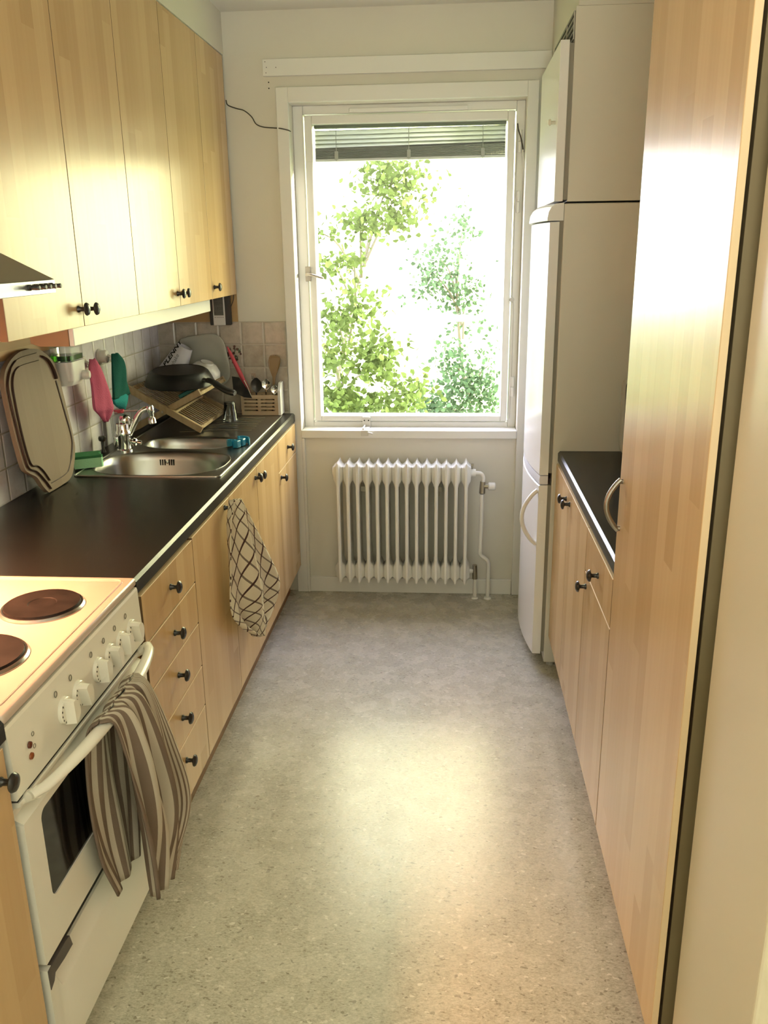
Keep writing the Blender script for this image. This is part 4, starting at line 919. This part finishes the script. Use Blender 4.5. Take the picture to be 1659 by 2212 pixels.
bm = new(); slab(bm, -1.318, -1.278, 3.215, 3.240, 1.030, 1.042, 0.010); obj('head', bm, REDP, db)
bs = thing('drain_stopper', 'small black stopper standing beside the tap against the tiles', 'stopper', (-1.325, 3.10, 0.9005))
bm = new(); lathe(bm, [(0.010, 0), (0.009, 0.006), (0.006, 0.012), (0.006, 0.042), (0.013, 0.046), (0.015, 0.055), (0.013, 0.062), (0, 0.064)], (-1.322, 3.095, 0.9008), (0, 0, 1), 18); obj('stem', bm, BLACKP, bs, smooth=True)

# ---- dish rack (folding X frame of bamboo)
dr = thing('dish_rack', 'folding bamboo dish rack with crossed slatted frames on the drainboard', 'dish rack', (-1.19, 3.64, 0.9035))
RY_0, RY_1 = 3.435, 3.862
A0, A1 = V(-1.340, 0, 1.096), V(-1.034, 0, 0.9185); B0, B1 = V(-1.337, 0, 0.9185), V(-1.036, 0, 1.074)
def arm(bm, p, q, y, w=0.013, h=0.009):
    d = (q-p).normalized(); n = V(-d.z, 0, d.x)
    prism(bm, [(0, -w), (1, -w), (1, w), (0, w)], lambda a, b: tuple(p.lerp(q, a) + n*b + V(0, y-h, 0)), lambda a, b: tuple(p.lerp(q, a) + n*b + V(0, y+h, 0)))
def rail(bm, p, w=0.008, h=0.008, y0=RY_0, y1=RY_1): bx(bm, p.x-w, p.x+w, y0, y1, p.z-h, p.z+h, 0.002)
for nm, P, Q, off in (('frame', A0, A1, 0.0), ('cross_frame', B0, B1, 0.019)):
    bm = new(); arm(bm, P, Q, RY_0+off); arm(bm, P, Q, RY_1-off)
    d = (Q-P).normalized(); n = V(-d.z, 0, d.x)
    ends = (P.lerp(Q, 0.045), P.lerp(Q, 0.955)) if nm == 'frame' else (P.lerp(Q, 0.055), P.lerp(Q, 0.97))
    for pp in ends: rail(bm, pp - n*0.004, y0=RY_0+off, y1=RY_1-off)
    if nm == 'frame': rail(bm, P.lerp(Q, 0.62)+n*0.006, 0.006, 0.005, RY_0+0.012, RY_1-0.012)
    fo = obj(nm, bm, BAMBOO, dr)
    bm = new(); nS = 15
    for k in range(nS):
        y = RY_0+0.026 + (RY_1-RY_0-0.052)*(k + (0.5 if off else 0.0))/nS
        a, b = (0.03, 0.97) if nm == 'frame' else (0.50, 1.0)
        p = P.lerp(Q, a) + n*0.006; q = P.lerp(Q, b) + n*(0.006 if nm == 'frame' else 0.010)
        cyl(bm, (p.x, y, p.z), (q.x, y, q.z), 0.0024, seg=8)
    obj('slats', bm, BAMBOO, fo, smooth=True)
bm = new(); cyl(bm, (-1.193, RY_0-0.014, 0.996), (-1.193, RY_0-0.004, 0.996), 0.005, seg=12); obj('pivot_pin', bm, BRASSY, dr)

# frying pan lying upside down on the rack
pn = thing('frying_pan', 'black frying pan lying upside down across the dish rack', 'pan', (-1.155, 3.60, 1.07))
PC = V(-1.160, 3.585, 1.092); ax = V(0.02, -0.085, 1).normalized()
bm = new(); lathe(bm, [(0.142, 0.004), (0.148, 0.000), (0.149, 0.003), (0.146, 0.008), (0.136, 0.030), (0.124, 0.050), (0.113, 0.058), (0.110, 0.0585), (0.108, 0.057), (0.040, 0.057), (0, 0.057)], PC, ax, 56, False, True); obj('body', bm, TEFLON, pn, smooth=True, angle=30)
hd0 = PC + V(0.120, -0.055, 0.018)
bm = new(); tube(bm, smooth_path([hd0, hd0 + V(0.035, -0.020, 0.002), hd0 + V(0.075, -0.040, -0.016), hd0 + V(0.115, -0.058, -0.034), hd0 + V(0.150, -0.072, -0.042)], 6), [0.010]*4 + [0.015]*6 + [0.0175]*8 + [0.0175]*5 + [0.016, 0.012], 14, flat=0.75); ph = obj('handle', bm, BLACKP, pn, smooth=True)
bm = new(); tube(bm, [hd0 + V(-0.022, 0.012, 0.006), hd0 + V(0.004, -0.002, 0.002), hd0 + V(0.018, -0.010, 0.002)], [0.017, 0.014, 0.011], 14, flat=0.7); obj('handle_collar', bm, STEEL, pn, smooth=True)

# plate standing against the far tiles
pl = thing('serving_plate', 'large grey rounded square plate standing in the dish rack against the far tiles', 'plate', (-1.15, 3.87, 1.0))
pc = V(-1.152, 3.906, 1.140); Rp = Matrix.Translation(pc) @ Matrix.Rotation(-0.06, 4, 'X') @ Matrix.Rotation(PI/2, 4, 'X')
bm = new(); rings = []
for s, dz in ((1.0, -0.002), (1.0, 0.002), (0.97, 0.004), (0.78, -0.004), (0.60, -0.006)):
    rings.append([bm.verts.new(Rp @ V(a, b, dz)) for a, b in supel(0, 0, 0.126*s, 0.124*s, 3.6, 72, 0.16)])
for a, b in zip(rings, rings[1:]): ring_faces(bm, a, b)
bm.faces.new(rings[-1]); bk = [bm.verts.new(Rp @ V(a, b, -0.014)) for a, b in supel(0, 0, 0.08, 0.08, 3.2, 72, 0.16)]; ring_faces(bm, rings[0], bk); bm.faces.new(bk[::-1]); obj('dish', bm, STONEWARE, pl, smooth=True, angle=50)

# shaker cup, upside down, with lettering
sh = thing('shaker_cup', 'frosted plastic shaker cup with black lettering lying upside down behind the pan', 'cup', (-1.20, 3.66, 1.1))
s0, s1 = V(-1.272, 3.798, 1.088), V(-1.195, 3.806, 1.222); sax = (s1-s0).normalized(); Ls = (s1-s0).length
RM, RB = 0.064, 0.037
bm = new(); lathe(bm, [(RM+0.003, 0), (RM+0.003, 0.012), (RM, 0.014), (RB, Ls-0.004), (RB-0.001, Ls), (RB-0.004, Ls+0.001), (RB-0.006, Ls-0.006), (0, Ls-0.006)], s0, sax, 40); obj('cup_wall', bm, FROST, sh, smooth=True, angle=35)
# lettering bent round the cup
side = V(0, -1, 0) - sax*V(0, -1, 0).dot(sax); side.normalize(); tang = sax.cross(side).normalized()
def cup_text(body, size, start, ang, m, shear=0.25):
    cu_ = bpy.data.curves.new('t', 'FONT'); cu_.body = body; cu_.size = size; cu_.shear = shear; cu_.extrude = 0.0; cu_.offset = 0.0012 if size > 0.025 else 0.0003
    o = bpy.data.objects.new('t', cu_); C.objects.link(o)
    me = bpy.data.meshes.new_from_object(o.evaluated_get(bpy.context.evaluated_depsgraph_get()))
    bm = new(); bm.from_mesh(me); bpy.data.objects.remove(o); bpy.data.curves.remove(cu_); bpy.data.meshes.remove(me)
    bmesh.ops.subdivide_edges(bm, edges=[ed for ed in bm.edges if ed.calc_length() > 0.006], cuts=2)
    for v in bm.verts:
        h = start + v.co.x; rad = RM + (RB-RM)*(h-0.014)/(Ls-0.018) + 0.0009
        th = ang - v.co.y/rad          # letter tops point away to the left
        v.co = s0 + sax*h + (side*math.cos(th) + tang*math.sin(th))*rad
    return obj('lettering', bm, m, sh)
dv = 1.0 if (tang.x > 0) else -1.0
INK = mat('black_ink', (0.008, 0.008, 0.008), 0.5); INK2 = mat('grey_ink', (0.30, 0.29, 0.31), 0.5)
cup_text('PLENNY', 0.036, 0.040, -0.45*dv if dv > 0 else 0.45, INK); cup_text('shake', 0.024, 0.062, (0.08)*dv, INK2)

# white bowl behind the pan
wb = thing('bowl', 'white bowl turned upside down between the pan and the grey plate', 'bowl', (-1.105, 3.74, 1.09))
bm = new(); lathe(bm, [(0.072, 0.0), (0.073, 0.003), (0.066, 0.030), (0.046, 0.052), (0.030, 0.058), (0.029, 0.063), (0.0, 0.060)], (-1.118, 3.815, 1.094), (0.32, -0.10, 1), 40, False, True); obj('shell', bm, CHINA, wb, smooth=True)
# teal lid inside the rack
tl = thing('food_box', 'small teal plastic box in the dish rack below the pan', 'box', (-1.12, 3.56, 1.02))
bm = new(); bx(bm, -0.036, 0.036, -0.045, 0.045, -0.008, 0.008, 0.004, 3); bmesh.ops.transform(bm, matrix=Matrix.Translation((-1.112, 3.55, 1.061)) @ Matrix.Rotation(-0.477, 4, 'Y'), verts=bm.verts); obj('box', bm, mat('teal_plastic', (0.01, 0.13, 0.125), 0.35), tl)

# drinking glass upside down
dg = thing('drinking_glass', 'clear drinking glass standing upside down on the drainboard', 'glass', (-0.980, 3.72, 0.9035))
bm = new(); lathe(bm, [(0.0325, 0.0), (0.0345, 0.0), (0.0245, 0.083), (0.022, 0.086), (0.0, 0.086)], (-0.980, 3.70, 0.9045), (0, 0, 1), 32, False, True); rr_ = [(0.0325, 0.0), (0.0230, 0.076), (0, 0.076)]; lathe(bm, rr_, (-0.980, 3.70, 0.9045), (0, 0, 1), 32, False, True); obj('tumbler', bm, CLEAR, dg, smooth=True)

# cutlery caddy
cd = thing('cutlery_caddy', 'wooden slotted cutlery caddy with a white end panel by the window', 'caddy', (-0.88, 3.88, 0.9035))
QX0, QX1, QY0, QY1 = -0.962, -0.790, 3.838, 3.920
bm = new(); holes = []
for c in range(2):
    for k in range(4):
        xa = QX0+0.014 + c*0.078; za = 0.9245 + k*0.0165; holes.append([(xa, za), (xa+0.064, za), (xa+0.064, za+0.0062), (xa, za+0.0062)])
My = Matrix(((1, 0, 0, 0), (0, 0, 1, 0), (0, 1, 0, 0), (0, 0, 0, 1)))  # (a,b,c)->(a,c,b)
holed(bm, [(QX0, 0.905), (QX1, 0.905), (QX1, 0.998), (QX0, 0.998)], holes, QY0, QY0+0.007, My); obj('front_panel', bm, CADDYWOOD, cd)
bm = new(); bx(bm, QX0, QX1, QY1-0.006, QY1, 0.905, 0.998); bx(bm, QX0, QX0+0.006, QY0+0.007, QY1-0.006, 0.905, 0.998); bx(bm, QX0+0.006, QX1, QY0+0.007, QY1-0.006, 0.905, 0.910); bx(bm, -0.881, -0.876, QY0+0.007, QY1-0.006, 0.910, 0.99); obj('box', bm, CADDYWOOD, cd)
bm = new(); prism(bm, [(QY0-0.001, 0.905), (QY1, 0.905), (QY1, 1.052), (QY0+0.03, 1.050), (QY0-0.001, 1.018)], lambda a, b: (QX1, a, b), lambda a, b: (QX1+0.012, a, b)); obj('end_panel', bm, PLASTICW, cd, label='white end panel')

# wooden fork spoon
ws = thing('wooden_spoon', 'wooden serving spoon with a notched tip standing in the cutlery caddy', 'spoon', (-0.826, 3.885, 0.92))
bm = new(); o2 = []
pts = [(0.000, 0.0), (0.0055, 0.0), (0.0055, 0.10), (0.007, 0.122), (0.014, 0.140), (0.024, 0.165), (0.0275, 0.190), (0.0255, 0.208), (0.019, 0.219), (0.0165, 0.212), (0.0125, 0.2215), (0.0085, 0.2135), (0.0045, 0.2225), (0.0, 0.2145)]
poly = pts + [(-a, b) for a, b in reversed(pts[1:-1])]
Mw = Matrix.Translation((-0.822, 3.885, 0.952)) @ Matrix.Rotation(-0.05, 4, 'X') @ Matrix.Rotation(0.06, 4, 'Y')
def spz(b): return 0.012*max(0, (b-0.13)/0.09)**2 - 0.006*math.sin(PI*min(1, max(0, (b-0.13)/0.09)))
prism(bm, poly, lambda a, b: Mw @ V(a, 0.0 + spz(b), b), lambda a, b: Mw @ V(a, 0.006 + spz(b), b)); obj('spoon', bm, SPOONWOOD, ws)

# red handled spatula: handle up and to the left, black blade hanging out of the caddy
rs = thing('spatula', 'black turner with a pink red handle leaning out of the cutlery caddy', 'spatula', (-0.95, 3.87, 0.95))
h0, h1 = V(-0.928, 3.872, 1.002), V(-1.024, 3.892, 1.212)
bm = new(); tube(bm, [h0.lerp(h1, t) for t in (0, 0.15, 0.5, 0.85, 1)], [0.0055, 0.009, 0.0105, 0.008, 0.003], 10, flat=0.6, up=(0, 1, 0)); obj('handle', bm, REDP, rs, smooth=True)
bm = new(); prism(bm, [(-0.995, 1.085), (-0.962, 1.080), (-0.918, 1.010), (-0.908, 0.985), (-0.945, 0.990), (-0.992, 1.012)], lambda a, b: (a, 3.829, b), lambda a, b: (a, 3.832, b)); obj('blade', bm, TEFLON, rs)
bm = new(); tube(bm, [(-0.948, 3.868, 1.060), (-0.93, 3.850, 1.030), (-0.912, 3.834, 0.992)], 0.003, 8); obj('neck', bm, CHROME, rs, smooth=True)

def spoon(name, label, x, y, z0, tilt, r, m):
    t_ = thing(name, label, 'cutlery', (x, y, 0.92), 'cutlery standing in the wooden caddy')
    top = V(x + tilt, y, z0); base = V(x, y+0.004, 0.915)
    bm = new(); tube(bm, [base, base.lerp(top, 0.6), top], [0.004, 0.003, 0.0035], 8); o = obj('stem', bm, m, t_, smooth=True)
    bm = new(); d = (top-base).normalized(); prev = None; n = 12; u = V(1, 0, 0); u = (u - d*u.dot(d)).normalized(); w_ = d.cross(u)
    for k in range(n+1):
        t = k/n; rad = r*math.sin(PI*min(0.98, max(0.03, t)))**0.6; depth = 0.30*r*math.sin(PI*t)
        ring = [bm.verts.new(top + d*(2.5*r*t) + u*math.cos(a)*rad + w_*(math.sin(a)*0.0014 + depth*(1-math.cos(a)**2))) for a in [2*PI*i/14 for i in range(14)]]
        if prev: ring_faces(bm, prev, ring)
        prev = ring
    obj('bowl', bm, m, t_, smooth=True); return t_
spoon('spoon', 'steel spoon with bright round bowl in the caddy left of the wooden spoon', -0.858, 3.872, 1.018, 0.008, 0.020, CHROME)
spoon('spoon', 'steel spoon leaning right in the caddy just in front of the wooden spoon', -0.822, 3.858, 1.000, 0.012, 0.017, CHROME)
spoon('ladle', 'dark ladle with large round bowl in the middle of the caddy', -0.900, 3.874, 1.005, 0.004, 0.027, mat('dark_utensil', (0.04, 0.038, 0.034), 0.3))
fk = thing('fork', 'steel dinner fork with tines up at the back of the caddy', 'cutlery', (-0.905, 3.898, 0.92), 'cutlery standing in the wooden caddy')
bm = new(); tube(bm, [(-0.903, 3.902, 0.915), (-0.906, 3.900, 1.00), (-0.909, 3.898, 1.045)], 0.003, 8); prism(bm, [(-0.917, 1.05), (-0.913, 1.04), (-0.905, 1.04), (-0.900, 1.05), (-0.900, 1.062), (-0.919, 1.062)], lambda a, b: (a, 3.897, b), lambda a, b: (a, 3.899, b)); obj('stem', bm, CHROME, fk, smooth=True)
bm = new()
for k in range(4): tube(bm, [(-0.9175+0.0056*k, 3.898, 1.061), (-0.9195+0.0056*k, 3.895, 1.090)], [0.0015, 0.0009], 6)
obj('tines', bm, CHROME, fk)

# blue clips by the front edge of the sink
def clip(x, y, ang, label):
    r = thing('blue_clip', label, 'clip', (x, y, 0.9035), 'blue plastic clips on the sink edge')
    M = Matrix.Translation((x, y, 0.904)) @ Matrix.Rotation(ang, 4, 'Z')
    bm = new(); prev = None
    for k in range(13):
        t = k/12; a = PI*1.15*t; c = V(0.021*math.cos(a), 0.021*math.sin(a), 0.012 + 0.010*t); rr = 0.006
        ring = [bm.verts.new(M @ (c + V(math.cos(a)*s, math.sin(a)*s, zz))) for s, zz in ((-0.003, -0.012), (0.003, -0.012), (0.003, 0.014), (-0.003, 0.014))]
        if prev: ring_faces(bm, prev, ring)
        else: bm.faces.new(ring[::-1])
        prev = ring
    bm.faces.new(prev); obj('jaw', bm, BLUEP, r, smooth=True, angle=50)
    bm = new(); bx(bm, -0.013, 0.013, -0.030, -0.004, 0.0, 0.030, 0.005, 3); bmesh.ops.transform(bm, matrix=M, verts=bm.verts); obj('grip', bm, BLUEP, r)
clip(-0.806, 3.220, -0.25, 'larger blue plastic clip with upward curved jaw by the sink edge'); clip(-0.838, 3.175, 1.2, 'darker turned blue plastic clip beside the small basin')

# weather station on the pine strip
wsn = thing('weather_station', 'black and silver weather station hanging on the far wall under the cabinets', 'weather station', (-1.045, YF-0.03, 1.37))
bm = new(); bx(bm, -1.098, -1.000, YF-0.036, YF-0.0125, 1.308, 1.450, 0.004); obj('housing', bm, BLACKP, wsn)
bm = new(); bx(bm, -1.081, -1.025, YF-0.041, YF-0.036, 1.3075, 1.450, 0.003); fp = obj('face_plate', bm, mat('silver_plastic', (0.66, 0.65, 0.63), 0.35, 0.2), wsn)
bm = new(); bx(bm, -1.075, -1.031, YF-0.0418, YF-0.041, 1.352, 1.440); obj('display', bm, mat('lcd_grey', (0.12, 0.125, 0.11), 0.25), fp)
bm = new()
for k in range(5): cyl(bm, (-1.071+0.009*k, YF-0.041, 1.3435), (-1.071+0.009*k, YF-0.0425, 1.3435), 0.0019, seg=10)
obj('buttons', bm, BLACKP, fp)
bm = new()
for row, z in enumerate((1.425, 1.404, 1.383, 1.362)):
    for k in range(4):
        x = -1.072 + 0.0105*k; h = 0.012; s = 0.0055
        segs = [(0, 0, s, 0), (0, h/2, s, h/2), (0, h, s, h), (0, 0, 0, h/2), (s, 0, s, h/2), (0, h/2, 0, h), (s, h/2, s, h)]
        dig = [(0, 2, 3, 4, 5, 6), (4, 6), (2, 6, 1, 3, 0), (2, 6, 1, 4, 0), (5, 1, 6, 4)][(row*3+k*2) % 5]
        for si in dig:
            a, b, c_, d2 = segs[si]; bx(bm, x+a-0.0005, x+c_+0.0005, YF-0.0424, YF-0.0418, z-h/2+b-0.0005, z-h/2+d2+0.0005)
obj('digits', bm, mat('lcd_dark', (0.02, 0.02, 0.018), 0.4), fp)
bm = new(); tube(bm, smooth_path([(-0.985, YF-0.016, 1.455), (-0.988, YF-0.016, 1.42), (-1.002, YF-0.018, 1.385), (-1.000, YF-0.020, 1.36)], 5), 0.0016, 6); obj('lead', bm, BLACKP, wsn, smooth=True)

# ------------------------------------------------------------------ outside
bm = new(); bx(bm, -40, 40, 4.6, 70, -3.1, -3.0); gm = mat('sunlit_grass', (0.22, 0.28, 0.10), 0.9); struct('ground', bm, gm)
def leaf_mat(name, col):
    m = bpy.data.materials.new(name); m.use_nodes = True; n = m.node_tree; n.nodes.clear()
    d = n.nodes.new('ShaderNodeBsdfDiffuse'); t = n.nodes.new('ShaderNodeBsdfTranslucent'); mx = n.nodes.new('ShaderNodeMixShader'); o = n.nodes.new('ShaderNodeOutputMaterial')
    g = n.nodes.new('ShaderNodeNewGeometry'); rp = n.nodes.new('ShaderNodeValToRGB'); n.links.new(g.outputs['Random Per Island'], rp.inputs[0])
    rp.color_ramp.elements[0].color = (*[c*0.55 for c in col], 1); rp.color_ramp.elements[1].color = (*[min(1, c*1.5) for c in col], 1)
    for s in (d, t): n.links.new(rp.outputs[0], s.inputs['Color'])
    mx.inputs[0].default_value = 0.45; n.links.new(d.outputs[0], mx.inputs[1]); n.links.new(t.outputs[0], mx.inputs[2]); n.links.new(mx.outputs[0], o.inputs[0]); return m
BARK = mat('pale_bark', (0.10, 0.09, 0.06), 0.9)
def ray(px, py, Y):
    d = F_ + R_*((px-829.5)/1843.2) - U_*((py-1106)/1843.2); t = Y/d.y; return V(d.x*t, Y, CAM_H + d.z*t)
def tree(label, trunk, spots, lm, seed):
    random.seed(seed); r = thing('tree', label, 'tree', trunk, 'trees outside the window')
    bm = new(); nodes = []
    for (px, py, Y, sx, sz, n) in spots:
        c = ray(px, py, Y); nodes.append(c); k = Y/1843.2
        for _ in range(int(n*(2.3 if c.z > 1.5 else 1.7))):
            p = c + V(random.gauss(0, sx*k*0.38), random.gauss(0, 0.18), random.gauss(0, sz*k*0.38)); s = 0.036 + 0.042*random.random()
            u = Vector((random.gauss(0, 1), random.gauss(0, 1), random.gauss(0, 1))).normalized(); w_ = u.cross(Vector((random.gauss(0, 1), random.gauss(0, 1), random.gauss(0, 1)))).normalized(); nn = u.cross(w_)
            pts = [p, p + u*s*0.35 + w_*s*0.42 + nn*s*0.12, p + u*s*0.75 + w_*s*0.30 + nn*s*0.1, p + u*s*1.1, p + u*s*0.75 - w_*s*0.30 + nn*s*0.1, p + u*s*0.35 - w_*s*0.42 + nn*s*0.12]
            vs = [bm.verts.new(q) for q in pts]; bm.faces.new((vs[0], vs[1], vs[2], vs[3])); bm.faces.new((vs[0], vs[3], vs[4], vs[5]))
    obj('foliage', bm, lm, r)
    bm = new(); base = Vector(trunk); topz = max(c.z for c in nodes); cx = sum(c.x for c in nodes)/len(nodes); tp = V(cx, base.y, topz-0.5)
    tube(bm, smooth_path([base, base.lerp(tp, 0.35) + V(0.08, 0, 0), base.lerp(tp, 0.7) - V(0.05, 0, 0), tp], 6), [0.055 - 0.047*i/18 for i in range(19)], 10); obj('trunk', bm, BARK, r, smooth=True)
    bm = new()
    for c in nodes:
        t = max(0.15, min(0.95, (c.z-0.5-base.z)/(tp.z-base.z))); a = base.lerp(tp, t); mid = a.lerp(c, 0.55) + V(0, 0, 0.10)
        tube(bm, smooth_path([a, mid, c], 4), [0.018 - 0.0017*i for i in range(9)], 6)
    obj('branches', bm, BARK, r, smooth=True)
tree('leafy tree filling the left half of the window view', (-1.9, 9.3, -3.0), [(850, 385, 8.6, 95, 75, 230), (860, 460, 8.7, 80, 60, 120), (778, 485, 8.4, 70, 45, 90), (715, 575, 8.3, 60, 40, 70), (765, 560, 8.5, 40, 25, 25), (775, 660, 8.2, 90, 60, 110), (725, 690, 8.4, 70, 50, 90), (710, 770, 8.0, 60, 60, 110), (800, 765, 8.0, 95, 65, 190), (815, 800, 8.2, 60, 60, 90), (725, 865, 7.8, 90, 50, 210), (800, 880, 7.8, 110, 40, 160), (880, 850, 7.9, 70, 60, 130), (690, 500, 8.4, 40, 40, 14)], leaf_mat('yellow_green_leaf', (0.075, 0.108, 0.030)), 11)
tree('sparser bluish green tree in the right half of the window view', (0.6, 11.7, -3.0), [(1000, 490, 11.8, 40, 60, 46), (950, 560, 11.6, 70, 60, 103), (960, 620, 11.6, 90, 60, 172), (1002, 650, 11.7, 60, 90, 138), (925, 590, 11.6, 50, 50, 34), (975, 785, 11.2, 60, 80, 126), (1005, 830, 11.1, 90, 60, 206), (1040, 860, 11.1, 70, 60, 172), (960, 880, 11.0, 90, 40, 149), (1055, 790, 11.4, 50, 90, 46), (920, 885, 11.0, 80, 30, 92)], leaf_mat('blue_green_leaf', (0.058, 0.10, 0.050)), 5)
